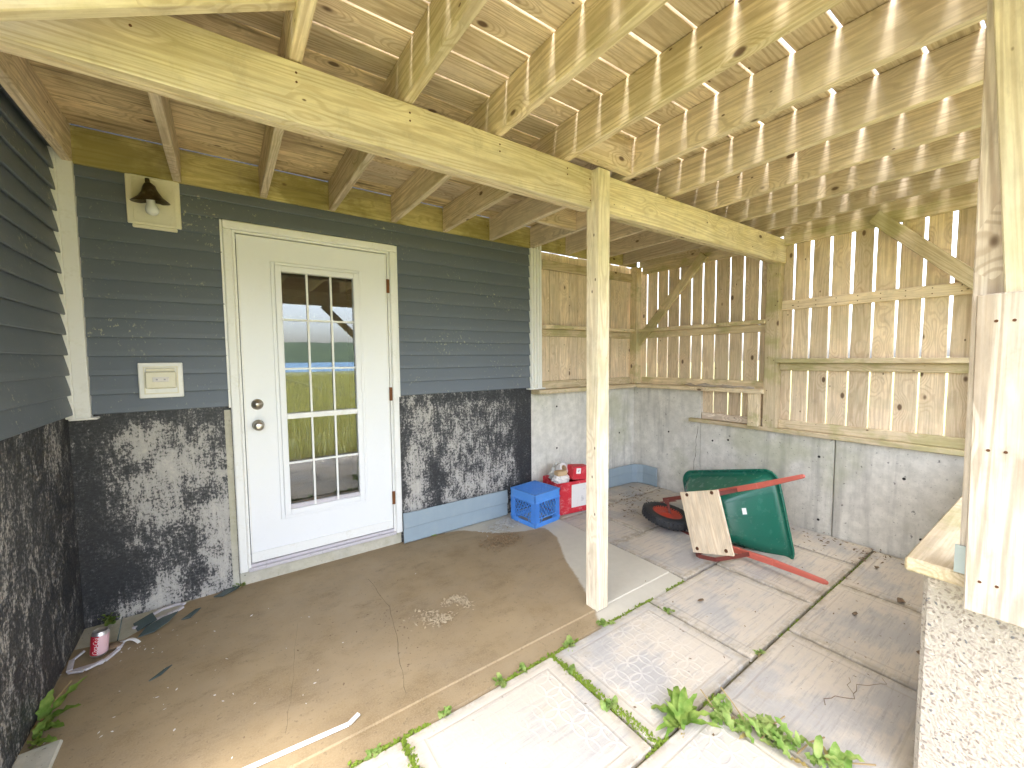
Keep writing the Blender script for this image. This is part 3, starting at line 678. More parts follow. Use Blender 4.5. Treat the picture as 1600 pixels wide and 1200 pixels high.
# front beam, posts and knee braces behind the camera
board('beam', (.0, -3.46, 2.308), (4.60, -3.46, 2.308), .20, .038, 'beam', deck)
for x in (.02, 2.40, 4.54):
    board('post', (x, -3.46 + .075, -.06), (x, -3.46 + .075, 2.41), .089, .089, 'post', deck, wdir=(1, 0, 0))
board('knee_brace', (2.36, -3.50, 1.74), (1.88, -3.50, 2.22), .089, .038, 'beam', deck, wdir=(1, 0, 1))
board('knee_brace', (.872, -1.600, 2.455 + .085), (.06, -1.600, 2.05 + .085), .140, .038, 'beam', deck, wdir=(0, 0, 1))

# ================================================================== RETAINING WALLS
rw = empty('retaining_wall', (4.55, -1.2, 0), 'stained grey concrete retaining wall with a stepped top', 'wall')
XC = 4.518
b = MB(); b.box(3.012, XC, .0, .20, -.12, 1.081); b.build('wall_panel', 'conc', rw, bevel=.006)
b = MB(); b.box(XC + .003, XC + .22, -.80, .20, -.12, 1.081); b.build('wall_panel', 'conc', rw, bevel=.006)
b = MB(); b.box(XC + .002, XC + .215, -1.896, -.803, -.12, .766); b.build('wall_panel', 'conc', rw, bevel=.006)
b = MB(); b.box(XC, XC + .215, -2.90, -1.902, -.12, .766); b.build('wall_panel', 'conc', rw, bevel=.006)
def tie(c, axis):
    b = MB(); m4 = Matrix.Translation(c) @ (Matrix.Rotation(-math.pi / 2, 4, 'Y') if axis == 'x' else Matrix.Rotation(math.pi / 2, 4, 'X'))
    b.lathe([(.009, -.001), (.010, .0015), (.007, .0025), (.003, .0015)], m4, 10); b.build('form_tie_hole', 'dark', rw)
for yy, z in ((-1.80, .61), (-1.81, .10), (-.93, .60), (-1.08, .63), (-2.3, .55), (-.45, .62), (-2.4, .15)): tie((XC, yy, z), 'x')
for x, z in ((3.33, .94), (4.26, .573), (3.33, .525)): tie((x, 0, z), 'y')
# front low wall with exposed aggregate end
lw = empty('low_wall', (3.4, -2.83, 0), 'low exposed aggregate wall with a timber cap beside the paving', 'wall')
b = MB(); b.box(2.425, 4.515, -3.02, -2.745, -.12, .742); wl_ = b.build('wall_body', 'agg', lw, bevel=.012)
board('cap_board', (2.375, -2.87, .768), (4.515, -2.87, .768), .32, .042, 'rail', lw, wdir=(0, 1, 0), bevel=.006)

# ================================================================== FENCES
FG = 'plank fences standing on the retaining wall'
bf = empty('plank_fence', (3.8, .05, 1.08), 'short closed plank fence between the house corner and the concrete corner', 'fence', FG)
x = 3.135; rg = random.Random(11)
while x < 4.5:
    w = min(rg.uniform(.118, .134), 4.50 - x)
    if w < .03: break
    board('fence_board', (x + w / 2, .035, 1.0), (x + w / 2 + rg.uniform(-.002, .002), .035 + rg.uniform(-.002, .002), 2.43 + rg.uniform(-.01, .0)), w - .0015, .019, 'fence', bf, wdir=(1, 0, 0), bevel=.002)
    x += w + .001
board('sill_plate', (3.03, -.030, 1.101), (4.515, -.030, 1.101), .150, .038, 'rail', bf, wdir=(0, 1, 0))
board('rail', (3.135, .0065, 1.158), (4.425, .0065, 1.158), .074, .036, 'rail', bf)
board('rail', (3.135, -.024, 1.712), (4.50, -.024, 1.712), .089, .036, 'rail', bf, wdir=(0, 1, 0))
board('rail', (3.135, .006, 1.660), (4.425, .006, 1.660), .064, .036, 'rail', bf)
board('rail', (3.135, -.010, 2.296), (4.50, -.010, 2.296), .085, .036, 'rail', bf)
board('corner_post', (4.470, -.045, 1.122), (4.470, -.045, 2.412), .089, .085, 'rail', bf, wdir=(1, 0, 0))
sf = empty('plank_fence', (4.56, -1.4, .8), 'long gapped plank fence with daylight slits above the side wall', 'fence', FG)
# boards outside the rails, at x = XC+.045
gapsL = [-.0, -.126, -.264, -.392, -.526, -.658, -.777, -.904, -1.043, -1.169, -1.305, -1.440]
gapsR = [-1.440, -1.567, -1.688, -1.819, -1.949, -2.078, -2.209, -2.339, -2.472, -2.605, -2.735, -2.865]
for gs, gt, gb in ((gapsL, .014, .0125), (gapsR, .020, .0095)):
    for a, c in zip(gs, gs[1:]):
        m_ = (a + c) / 2; w = a - c; lo = .79 if a < -.77 else 1.04
        xx = XC + .050 + rg.uniform(-.002, .002)
        if a > -.77: xx = XC + .050
        gt_ = gt * rg.uniform(.75, 1.25); gb_ = gb * rg.uniform(.7, 1.25)
        board('fence_board', (xx, m_, lo + rg.uniform(.0, .01)), (xx + rg.uniform(-.002, .002), m_ + rg.uniform(-.002, .002), 2.40 + rg.uniform(-.015, .0)), w - gb_, .016, 'fence', sf, wdir=(0, 1, 0), bevel=.002, w1=w - gt_)
board('header', (XC + .02, -.09, 2.374), (XC + .02, -1.395, 2.374), .084, .036, 'rail', sf); board('header', (XC + .02, -1.495, 2.374), (XC + .02, -2.93, 2.374), .084, .036, 'rail', sf)
board('post', (XC - .006, -1.4445, .803), (XC - .006, -1.4445, 2.195), .100, .089, 'rail', sf, wdir=(0, 1, 0))
board('post', (XC - .004, -2.66, .803), (XC - .004, -2.66, 2.41), .089, .089, 'rail', sf, wdir=(0, 1, 0))
board('ledge_board', (XC - .030, -.110, 1.101), (XC - .030, -1.40, 1.110), .150, .038, 'rail', sf, wdir=(1, 0, 0))
board('short_post', (XC - .060, -1.330, .804), (XC - .060, -1.330, 1.089), .084, .070, 'rail', sf, wdir=(0, 1, 0))
board('sill_plate', (XC + .02, -.70, .785), (XC + .02, -2.74, .785), .130, .036, 'rail', sf, wdir=(1, 0, 0))
board('rail', (XC + .022, -.81, .835), (XC + .022, -1.394, .835), .060, .034, 'pale', sf); board('rail', (XC + .022, -1.496, .840), (XC + .022, -2.61, .840), .070, .034, 'rail', sf)
board('rail', (XC + .022, -.09, 1.160), (XC + .022, -1.392, 1.160), .075, .034, 'rail', sf)
board('rail', (XC - .022, -.09, 1.712), (XC - .022, -1.394, 1.712), .089, .036, 'rail', sf, wdir=(1, 0, 0)); board('rail', (XC + .022, -.09, 1.660), (XC + .022, -1.394, 1.660), .064, .034, 'rail', sf)
board('rail', (XC + .022, -1.496, 1.838), (XC + .022, -2.61, 1.834), .080, .034, 'fence', sf)
board('rail', (XC - .020, -1.496, 1.376), (XC - .020, -2.61, 1.376), .089, .036, 'rail', sf, wdir=(1, 0, 0)); board('rail', (XC + .022, -1.496, 1.325), (XC + .022, -2.61, 1.325), .062, .034, 'rail', sf)
board('diagonal_brace', (XC - .016, -.82, 2.40), (XC - .016, -.055, 1.575), .089, .036, 'rail', sf, wdir=(0, 1, 1))
board('diagonal_brace', (XC - .016, -2.08, 2.40), (XC - .016, -2.615, 1.83), .089, .036, 'rail', sf, wdir=(0, -1, 1))
# gate-end post boards on the low wall
ef = empty('fence_end_post', (2.40, -2.88, .79), 'pale timber end post with a wide board nailed to it on the low wall', 'post')
board('post', (2.420, -2.868, .792), (2.420, -2.858, 2.414), .089, .089, 'pale', ef, wdir=(0, 1, 0))
board('leaning_board', (2.352, -2.950, 1.56), (2.352, -2.893, 2.40), .140, .036, 'beam', ef, wdir=(0, 1, 0))
wb_ = board('wide_board', (2.335, -2.978, .712), (2.335, -2.968, 1.573), .270, .036, 'pale', ef, wdir=(0, 1, 0))
wb_['label'] = 'wide pale grained board on the end post'
b = MB(); b.box(2.368, 2.374, -2.852, -2.815, .79, .87); b.build('post_bracket', 'galv', ef)

# ================================================================== WALL FITTINGS
lamp = empty('wall_lamp', (.39, -.03, 2.15), 'tarnished bell shaped wall lamp with bare bulb on cream mounting plate', 'lamp')
b = MB(); b.box(.281, .506, -.040, -.024, 2.158, 2.414); b.box(.300, .487, -.040, -.024, 2.138, 2.158); b.build('mounting_plate', 'cream', lamp, bevel=.004)
b = MB(); ringbox(b, .303, .484, 2.165, 2.412, .006, -.046, -.040); b.build('plate_rim', 'cream', lamp)
m4 = Matrix.Translation((.388, -.105, 2.262)) @ Matrix.Rotation(R(-4), 4, 'Y') @ Matrix.Rotation(R(8), 4, 'X')
b = MB(); prof = [(.010, .100), (.018, .092), (.026, .078), (.036, .050), (.050, .026), (.078, .004), (.082, .0), (.078, .001), (.048, .022), (.033, .047), (.022, .075), (.010, .09)]
b.lathe(prof, m4, 28)
for q in b.v:
    q += Vector((.006 * mnoise.noise(q * 22), .006 * mnoise.noise(q * 25 + Vector((4, 0, 0))), .005 * mnoise.noise(q * 20)))
b.build('lamp_shade', 'lampmetal', lamp, smooth=True)
b = MB(); b.tube([m4 @ Vector((0, 0, .09)), m4 @ Vector((0, 0, .118))], [.012, .009], 10); b.tube([m4 @ Vector((0, .0, .10)), m4 @ Vector((.02, .03, .085)), (.410, -.042, 2.325)], .007, 8); b.build('bracket', 'lampmetal', lamp, smooth=True)
b = MB(); b.lathe([(.010, .045), (.018, .02), (.019, -.012), (.024, -.022), (.029, -.040), (.026, -.058), (.014, -.068), (.003, -.071)], m4 @ Matrix.Translation((0, 0, .004)), 20); b.build('bulb', 'bulb', lamp, smooth=True)
ob = empty('outlet_box', (.378, -.03, 1.215), 'cream outdoor outlet cover on white mounting block', 'outlet')
b = MB(); b.box(.283, .473, -.044, -.024, 1.216, 1.411); b.build('mounting_block', 'white', ob, bevel=.004)
b = MB(); b.box(.312, .444, -.064, -.044, 1.268, 1.362); b.build('cover', 'cream', ob, bevel=.006)
b = MB(); b.box(.316, .440, -.056, -.044, 1.364, 1.380); b.build('cover_hinge', 'cream', ob, bevel=.003)
b = MB(); ringbox(b, .305, .452, 1.238, 1.390, .006, -.049, -.044); b.build('cover_rim', 'cream', ob)
b = MB(); b.box(.344, .414, -.068, -.064, 1.305, 1.332); b.build('receptacle_plate', 'whitecard', ob, bevel=.002)
for x in (.362, .395):
    b = MB(); b.box(x - .004, x + .004, -.0695, -.068, 1.314, 1.322); b.build('slot', 'ink', ob)

# ================================================================== LOOSE SIDING AT THE WALL FOOT
def strip(name, pts, zs, label, lean):
    """two course vinyl offcut standing on the floor along pts (x, y), leaning back on the wall"""
    prof = [(.0, .0), (.012, .012), (.008, .115), (.020, .118), (.022, .128), (.016, zs), (.010, zs + .004), (.004, zs)]
    b = MB(); vs = []; m_ = len(prof)
    for i, (x, y, nx_, ny_) in enumerate(pts):
        for u, z in prof:
            k_ = -u - .03 + lean * z
            vs.append((x + nx_ * k_ * -1, y + ny_ * k_ * -1, .004 + z + .004 * mnoise.noise((i * .7, z * 5, 2))))
    fs = [(i * m_ + q, i * m_ + (q + 1) % m_, (i + 1) * m_ + (q + 1) % m_, (i + 1) * m_ + q) for i in range(len(pts) - 1) for q in range(m_)]
    fs += [tuple(range(m_)), tuple((len(pts) - 1) * m_ + q for q in range(m_ - 1, -1, -1))]
    b.add(vs, fs); return tag(b.build(name, 'sidingloose', base=True), label, 'siding')
strip('siding_offcut', [(1.735 + i * .12, -.012 - .003 * (i % 2), 0, -1) for i in range(9)], .235, 'blue grey siding offcut leaning on tarred wall between door and crate', .02)
strip('siding_offcut', [(3.38 + i * .14, -.015 - .006 * i, 0, -1) for i in range(8)] + [(4.43, -.085, -.35, -.93), (4.475, -.16, -.8, -.6), (4.488, -.28, -1, -.1), (4.487, -.36, -1, 0)], .21, 'blue grey siding offcut bent round the inner concrete corner', .02)

# ================================================================== MILK CRATE
mc = empty('milk_crate', (2.85, -.255, .002), 'upturned bright blue plastic milk crate', 'crate')
ang = math.atan2(-.379 + .415, 3.025 - 2.711)
cm = Matrix.Translation((2.849, -.258, .003)) @ Matrix.Rotation(ang, 4, 'Z')
Hh, T = .280, .012; hs = .151
def crate_part(name, fn):
    b = MB(); fn(b); b.v = [cm @ q for q in b.v]; return b.build(name, 'bluep', mc)
def side(rotk):
    def fn(b):
        L = hs
        b.box(-L, L, -L, -L + T, .205, Hh); b.box(-L, L, -L, -L + T, .0, .034)
        b.box(-L, -L + .045, -L, -L + T, .034, .205); b.box(L - .045, L, -L, -L + T, .034, .205)
        b.box(-L, L, -L - .006, -L, .150 + .055, .150 + .064); b.box(-L, L, -L - .006, -L, .03, .040); b.box(-L, L, -L - .005, -L, Hh - .012, Hh)
        for q in range(5): b.box(-L + .006 + q * .009, -L + .009 + q * .009, -L - .004, -L, .04, .205); b.box(L - .009 - q * .009, L - .006 - q * .009, -L - .004, -L, .04, .205)
        for q in range(14): xx = -L + .05 + q * .0155; b.box(xx, xx + .004, -L - .004, -L, .0, .03)
        wx = L - .045
        for sgn in (-1, 1):
            for q in range(-7, 8):
                x0 = q * .034; pts_ = []
                za, zb = .075, .205
                xa, xb = x0, x0 + sgn * (zb - za) * .62
                # clip to the window
                t0, t1 = 0., 1.
                dx = xb - xa
                for lim in (-wx, wx):
                    tt = (lim - xa) / dx
                    if (lim < 0) == (dx > 0): t0 = max(t0, tt)
                    else: t1 = min(t1, tt)
                if t1 - t0 > .05: b.bar((xa + dx * t0, -L + T / 2 + sgn * .0022, za + (zb - za) * t0), (xa + dx * t1, -L + T / 2 + sgn * .0022, za + (zb - za) * t1), .0045, .0044, up=(0, 1, 0))
        b.bar((-wx, -L + T / 2, .075), (-.06, -L + T / 2, .068), .008, .008, up=(0, 1, 0)); b.bar((-.06, -L + T / 2, .068), (.06, -L + T / 2, .068), .008, .008, up=(0, 1, 0)); b.bar((.06, -L + T / 2, .068), (wx, -L + T / 2, .075), .008, .008, up=(0, 1, 0))
        for sgn in (-1, 1): b.bar((sgn * .075, -L + T / 2, .034), (sgn * .062, -L + T / 2, .072), .006, .008, up=(0, 1, 0)); b.bar((sgn * .10, -L + T / 2, .034), (sgn * .088, -L + T / 2, .074), .005, .008, up=(0, 1, 0))
        m_ = Matrix.Rotation(rotk * math.pi / 2, 4, 'Z'); b.v = [m_ @ q for q in b.v]
    return fn
for k in range(4): crate_part('side_panel', side(k))
def top(b):
    b.box(-hs + .013, hs - .013, -hs + .013, hs - .013, Hh - .012, Hh - .007)
    for q in range(15):
        t = -hs + .018 + q * (2 * hs - .036) / 14; b.box(t - .002, t + .002, -hs + .013, hs - .013, Hh - .0068, Hh - .001); b.box(-hs + .013, hs - .013, t - .002, t + .002, Hh - .0066, Hh - .0015)
crate_part('top_grid', top)

# ================================================================== CARTON WITH RUBBISH
ct = empty('carton', (3.20, -.27, .0), 'torn red and white carton standing behind the blue crate', 'box')
cm2 = Matrix.Translation((3.235, -.225, .004)) @ Matrix.Rotation(R(-8), 4, 'Z')
def cpart(name, fn, mat, parent=None, bevel=0.):
    b = MB(); fn(b); b.v = [cm2 @ q + Vector((.004 * mnoise.noise(q * 9), .004 * mnoise.noise(q * 9 + Vector((3, 1, 0))), 0)) for q in b.v]; return b.build(name, mat, parent or ct, bevel=bevel)
def walls(b):
    L, D = .165, .13
    b.box(-L, L, -D, -D + .005, 0, .29); b.box(-L, L, D - .005, D, 0, .30); b.box(-L, -L + .005, -D + .005, D - .005, 0, .285); b.box(L - .005, L, -D + .005, D - .005, 0, .295); b.box(-L + .005, L - .005, -D + .005, D - .005, 0, .006)
cpart('carton_wall', walls, 'redcard')
cpart('label_panel', lambda b: b.box(-.02, .155, -.1325, -.1306, .05, .26), 'whitecard'); cpart('label_panel', lambda b: b.box(-.1670, -.1655, -.10, .10, .02, .10), 'whitecard')
for q in range(9): cpart('print_line', lambda b, q=q: b.box(.085, .085 + .05 * random.uniform(.5, 1), -.1338, -.1328, .10 + q * .013, .104 + q * .013), 'ink')
cpart('flap', lambda b: b.bar((-.163, -.13, .288), (-.20, -.15, .225), .10, .004, up=(-1, 0, .5)), 'redcard')
rb = empty('small_carton', (3.29, -.29, .295), 'small red carton with white label lying on top of rubbish carton', 'box')
def mk(name, mat, parent, fn, m4, bevel=0., smooth=False):
    b = MB(); fn(b); b.v = [m4 @ q for q in b.v]; return b.build(name, mat, parent, bevel=bevel, smooth=smooth)
m5 = cm2 @ Matrix.Translation((.075, -.075, .297)) @ Matrix.Rotation(R(6), 4, 'Y')
mk('carton_body', 'redcard', rb, lambda b: b.box(-.08, .10, -.055, .05, 0, .12), m5, .003)
mk('label_patch', 'paper', rb, lambda b: b.box(-.05, .0, -.0565, -.0552, .055, .105), m5)
mk('label_print', 'ink', rb, lambda b: (b.box(-.035, -.018, -.0575, -.0568, .07, .078), b.box(-.035, -.012, -.0575, -.0568, .084, .09)), m5)
b = MB()
for q in range(15):
    pass
bgm = MB(); rg = random.Random(21)
def blob(b, c, r, seed, n=14, amp=.35, fr=3.):
    vs = []; fs = []
    for i in range(n + 1):
        for j in range(2 * n):
            th = math.pi * i / n; ph = math.pi * j / n
            d = Vector((math.sin(th) * math.cos(ph), math.sin(th) * math.sin(ph), math.cos(th)))
            k_ = 1 + amp * mnoise.noise(d * fr + Vector((seed, 0, 0))) + .12 * mnoise.noise(d * fr * 3 + Vector((0, seed, 0)))
            vs.append(Vector(c) + Vector((d.x * r[0], d.y * r[1], d.z * r[2])) * k_)
    for i in range(n):
        for j in range(2 * n): fs.append((i * 2 * n + j, i * 2 * n + (j + 1) % (2 * n), (i + 1) * 2 * n + (j + 1) % (2 * n), (i + 1) * 2 * n + j))
    b.add(vs, fs)
b = MB(); blob(b, cm2 @ Vector((-.085, -.06, .305)), (.085, .065, .060), 2, amp=.3); tag(b.build('plastic_bag', 'whitecard'), 'crumpled white plastic bag in rubbish carton', 'bag')
b = MB(); blob(b, cm2 @ Vector((.0, .06, .33)), (.14, .06, .09), 7, amp=.45, fr=4.5); tag(b.build('plastic_bag', 'bag'), 'crumpled grey brown plastic wrapping behind tape roll', 'bag')
m6 = cm2 @ Matrix.Translation((-.045, -.02, .385)) @ Matrix.Rotation(R(62), 4, 'X') @ Matrix.Rotation(R(15), 4, 'Y')
tr = empty('tape_roll', m6.translation, 'roll of tan tape on the rubbish in the carton', 'tape roll')
mk('tape', 'whitecard', tr, lambda b: b.lathe([(.052, -.024), (.052, .024), (.032, .024), (.032, -.024)], n=28, closed=True), m6)
mk('core', 'tan', tr, lambda b: b.lathe([(.0315, -.025), (.0315, .025), (.027, .025), (.027, -.025)], n=28, closed=True), m6)
b = MB(); b.box(-.155, -.055, -.115, -.05, .352, .392); b.v = [cm2 @ q for q in b.v]; tag(b.build('cardboard_piece', 'tan', bevel=.003), 'small folded brown cardboard piece on the white bag', 'cardboard')

# ================================================================== WHEELBARROW
WO = Vector((3.659, -1.045, .1)); WM_ = Matrix(((.170, .075, .983, WO.x), (.952, .246, -.183, WO.y), (-.255, .966, -.030, WO.z), (0, 0, 0, 1)))
# local axes: x forward (to the wheel), y across (points up now), z the barrow's own up
wbw = empty('wheelbarrow', (3.7, -1.5, 0), 'green wheelbarrow with faded red handles lying on its side', 'wheelbarrow')
def wpart(name, mat, fn, smooth=False, bevel=0., parent=None):
    b = MB(); fn(b); b.v = [WM_ @ q for q in b.v]; return b.build(name, mat, parent or wbw, smooth=smooth, bevel=bevel)
tyre_p = []
for k in range(14):
    t = 2 * math.pi * k / 14; tyre_p.append((.143 + .045 * math.cos(t), .040 * math.sin(t)))
WX = Matrix.Rotation(math.pi / 2, 4, 'X')
WW = Matrix.Translation(WO + Vector((-.01, .02, -.012))) @ Matrix.Rotation(R(24), 4, 'X') @ Matrix.Translation(-WO) @ WM_ @ Matrix.Scale(1.07, 4)
def whpart(name, mat, fn, smooth=False, parent=None):
    b = MB(); fn(b); b.v = [WW @ q for q in b.v]; return b.build(name, mat, parent or wbw, smooth=smooth)
wheel = whpart('wheel', 'rim', lambda b: b.lathe([(.105, -.020), (.112, -.028), (.112, .028), (.105, .020), (.060, .010), (.028, .022), (.012, .030), (.012, -.030), (.028, -.022), (.060, -.010)], WX, 32, closed=True), True)
whpart('tyre', 'tyre', lambda b: b.lathe(tyre_p, WX, 40, closed=True), True, parent=wheel)
for k in range(36):
    t = 2 * math.pi * k / 36
    whpart('tread_lug', 'tyre', lambda b: b.bar((.1845 * math.cos(t), -.026, .1845 * math.sin(t)), (.1845 * math.cos(t + .06), .026, .1845 * math.sin(t + .06)), .012, .007, up=(math.cos(t), 0, math.sin(t))), parent=wheel)
wpart('axle', 'darkred', lambda b: b.tube([(0, -.10, 0), (0, .125, 0)], .011, 10))
hlo = [(.10, -.118, .012), (-.36, -.175, .03), (-.80, -.245, .05), (-1.095, -.306, .061)]
def handle(sg):
    def fn(b):
        q = [(x, sg * -y, z) for x, y, z in hlo]
        b.bar(q[1], q[2], .040, .030, up=(0, 0, 1)); b.bar(q[2], q[3], .040, .030, up=(0, 0, 1), w1=.026, t1=.026); b.tube([Vector(q[3]) + (Vector(q[2]) - Vector(q[3])) * .02, Vector(q[3]) + (Vector(q[3]) - Vector(q[2])) * .02, Vector(q[3]) + (Vector(q[3]) - Vector(q[2])) * .05], [.0135, .0135, .007], 10)
    return fn
for sg in (-1, 1):
    wpart('handle', 'red', handle(sg), bevel=.004)
    wpart('fork_arm', 'darkred', lambda b, sg=sg: (b.bar((.05, sg * .118, .012), (-.40, sg * .18, .034), .030, .034, up=(0, 0, 1)), b.bar((.045, sg * .118, .03), (-.005, sg * .105, -.03), .030, .012, up=(1, 0, 0)), b.bar((-.40, sg * .18, .05), (-.52, sg * .20, .05), .045, .012)), bevel=.002)
    wpart('axle_bracket', 'darkred', lambda b, sg=sg: (b.bar((.03, sg * .106, -.05), (-.03, sg * .106, .06), .006, .04, up=(1, 0, 0)), b.tube([(0, sg * .10, 0), (0, sg * .125, 0)], .02, 10)))
    # leg: a loop of flat bar from the handle to the ground side and back
    def leg(b, sg=sg):
        p_ = [(-.42, sg * .19, .02), (-.41, sg * .20, -.10), (-.44, sg * .205, -.235), (-.49, sg * .205, -.262), (-.62, sg * .205, -.260), (-.645, sg * .21, -.10), (-.65, sg * .215, .035)]
        for a_, c_ in zip(p_, p_[1:]): b.bar(a_, c_, .026, .006, up=Vector((0, 1, 0)).cross(Vector(c_) - Vector(a_)))
    wpart('leg', 'darkred', leg)
def rrect(x0, x1, w, r, z, n=5):
    pts_ = []
    for cx, cyy, a0 in ((x1 - r, w - r, 0), (x0 + r, w - r, 90), (x0 + r, -w + r, 180), (x1 - r, -w + r, 270)):
        for q in range(n + 1):
            a = R(a0 + 90 * q / n); pts_.append((cx + r * math.cos(a), cyy + r * math.sin(a), z))
    return pts_
def tray(b):
    secs = [rrect(-.46, -.12, .145, .05, .070), rrect(-.47, -.11, .155, .055, .078), rrect(-.60, .02, .235, .075, .22), rrect(-.715, .085, .292, .09, .338), rrect(-.722, .092, .298, .092, .345), rrect(-.748, .118, .322, .10, .347), rrect(-.752, .122, .326, .10, .335),
            rrect(-.748, .118, .322, .10, .351), rrect(-.712, .082, .288, .09, .351), rrect(-.595, .015, .230, .072, .226), rrect(-.465, -.115, .150, .052, .084)]
    n_ = len(secs[0]); vs = [q for s_ in secs for q in s_]
    fs = [(i * n_ + j, i * n_ + (j + 1) % n_, (i + 1) * n_ + (j + 1) % n_, (i + 1) * n_ + j) for i in range(len(secs) - 1) for j in range(n_)]
    fs += [tuple(range(n_ - 1, -1, -1)), tuple((len(secs) - 1) * n_ + j for j in range(n_))]
    b.add(vs, fs)
tray_o = wpart('tray', 'green', tray, True)
md = tray_o.modifiers.new('soft', 'SUBSURF'); md.levels = 1; md.render_levels = 1
def ribs(b):
    for q in range(-3, 4): b.bar((-.45, q * .038, .068), (-.14, q * .038, .068), .010, .010)
    for t in range(8):
        a = math.pi * t / 4 + .2; b.bar((-.30, 0, .066), (-.30 + .08 * math.cos(a), .08 * math.sin(a), .066), .007, .010)
    for xx in (-.44, -.16): b.bar((xx, -.12, .068), (xx, .12, .068), .010, .010)
wpart('rib', 'green', ribs, parent=tray_o)
def trim(b):
    pts_ = rrect(-.752, .122, .326, .10, .345, 8); b.tube(pts_ + pts_[:1], .009, 8, cap=False)
wpart('rolled_rim', 'green', trim, True, parent=tray_o)
for sg in (-1, 1):
    for xx in (-.44, -.62):
        yy = .175 + (-.36 - xx) / .44 * .07
        wpart('bolt_head', 'bolt', lambda b: b.tube([(xx, sg * yy, .012), (xx, sg * yy, .005)], [.009, .007], 8))
def side_ribs(b):
    for yy in (-.10, 0., .10): b.bar((-.475, yy * 1.1, .085), (-.705, yy * 1.6, .330), .010, .006, up=(1, 0, 1))
wpart('rib', 'green', side_ribs, parent=tray_o)
def sticker(b):
    b.bar((-.553, .045, .1665), (-.572, .045, .1867), .045, .002, up=(.73, 0, .68))
wpart('sticker', 'paper', sticker, parent=tray_o)
# plywood sheet bolted over the legs, set where its lower edge meets the paving
pq = [Vector(q) for q in ((3.334, -1.348, 0.432), (3.283, -1.64, 0.547), (3.249, -1.765, 0.19), (3.296, -1.487, 0.018))]
cen = sum(pq, Vector()) / 4; ex = ((pq[0] + pq[1]) - (pq[2] + pq[3])).normalized(); eh = ((pq[1] + pq[2]) - (pq[0] + pq[3])).normalized(); eh = (eh - ex * eh.dot(ex)).normalized()
hL = ((pq[0] - pq[3]).length + (pq[1] - pq[2]).length) / 4; hW = ((pq[1] - pq[0]).length + (pq[2] - pq[3]).length) / 4
pl = board('plywood_sheet', cen - ex * hL, cen + ex * hL, 2 * hW, .014, 'ply', wbw, wdir=eh, bevel=.0015)
nn = ex.cross(eh)
if nn.x > 0: nn = -nn
for i, j in ((-.86, -.72), (.90, -.62), (-.86, .72), (.92, .70)):
    b = MB(); c_ = cen + ex * hL * i + eh * hW * j + nn * .007
    b.tube([c_ - nn * .004, c_ + nn * .005], [.014, .011], 10); b.build('bolt_head', 'bolt', pl)

# ================================================================== SODA CAN AND BROKEN LAMP PIECES
can = empty('soda_can', (.115, -.335, .0), 'red and white soda can standing in a broken frame by the wall', 'can')
cmx = Matrix.Translation((.115, -.335, .012)) @ Matrix.Rotation(R(6), 4, 'Y') @ Matrix.Rotation(R(20), 4, 'Z')
prof = [(.022, .0), (.027, .003), (.031, .010), (.0325, .016), (.0325, .105), (.0315, .110), (.0265, .118), (.0270, .121), (.0255, .1215), (.0240, .117), (.004, .117)]
b = MB(); b.lathe(prof, cmx, 36); b.mi = [0 if True else 0] * len(b.f)
for i, f in enumerate(b.f):
    c_ = cmx.inverted() @ (sum((b.v[q] for q in f), Vector()) / len(f)); a = math.degrees(math.atan2(c_.y, c_.x)) % 360
    if .014 < c_.z < .106: b.mi[i] = 1 if (a < 245 or a > 345) and not (5 < a < 25) else 2
b.build('can_body', ['canmetal', 'canred', 'canside'], can, smooth=True)
tc = bpy.data.curves.new('lettering', 'FONT'); tc.body = 'Coca-Cola'; tc.size = .030; tc.shear = .35; tc.extrude = 0; tc.resolution_u = 3
to = bpy.data.objects.new('lettering', tc); COL.objects.link(to); bpy.context.view_layer.update()
tm = bpy.data.meshes.new_from_object(to.evaluated_get(bpy.context.evaluated_depsgraph_get())); bpy.data.objects.remove(to)
wmax = max(q.co.x for q in tm.vertices)
for ang_ in (232, 60):
    t2 = tm.copy()
    for q in t2.vertices:
        a = R(ang_) + (-(q.co.y) + .011) / .0325; z = .018 + q.co.x * (.082 / wmax)
        q.co = cmx @ Vector((.0330 * math.cos(a), .0330 * math.sin(a), z))
    t2.materials.clear(); t2.materials.append(M['paper']); o = bpy.data.objects.new('lettering', t2); COL.objects.link(o); attach(o, can)
def rim_loop(b, pts, w, h, z):
    k_ = len(pts)
    for i in range(k_ - 1): b.bar((*pts[i], z + random.uniform(0, .006)), (*pts[i + 1], z + random.uniform(0, .006)), w, h)
fr = MB(); rim_loop(fr, [(.02, -.31), (.03, -.40), (.085, -.43), (.145, -.40), (.185, -.33), (.19, -.27)], .020, .010, .007); fr.bar((.03, -.40, .006), (.145, -.40, .006), .03, .004); fr.bar((.02, -.31, .01), (.06, -.29, .03), .014, .008)
tag(fr.build('broken_frame', 'frameplastic', bevel=.002), 'broken dirty white plastic frame under the soda can', 'debris', 'broken lamp pieces')
fr = MB(); pts_ = [(.335 + .085 * math.cos(R(a)) - .012 * math.sin(R(a)), -.085 + .044 * math.sin(R(a)) + .035 * math.cos(R(a))) for a in range(0, 331, 30)]
rim_loop(fr, pts_, .018, .012, .008); fr.bar((.26, -.12, .008), (.215, -.17, .012), .02, .01); tag(fr.build('broken_frame', 'frameplastic', bevel=.002), 'oval broken plastic frame lying by the black wall', 'debris', 'broken lamp pieces')
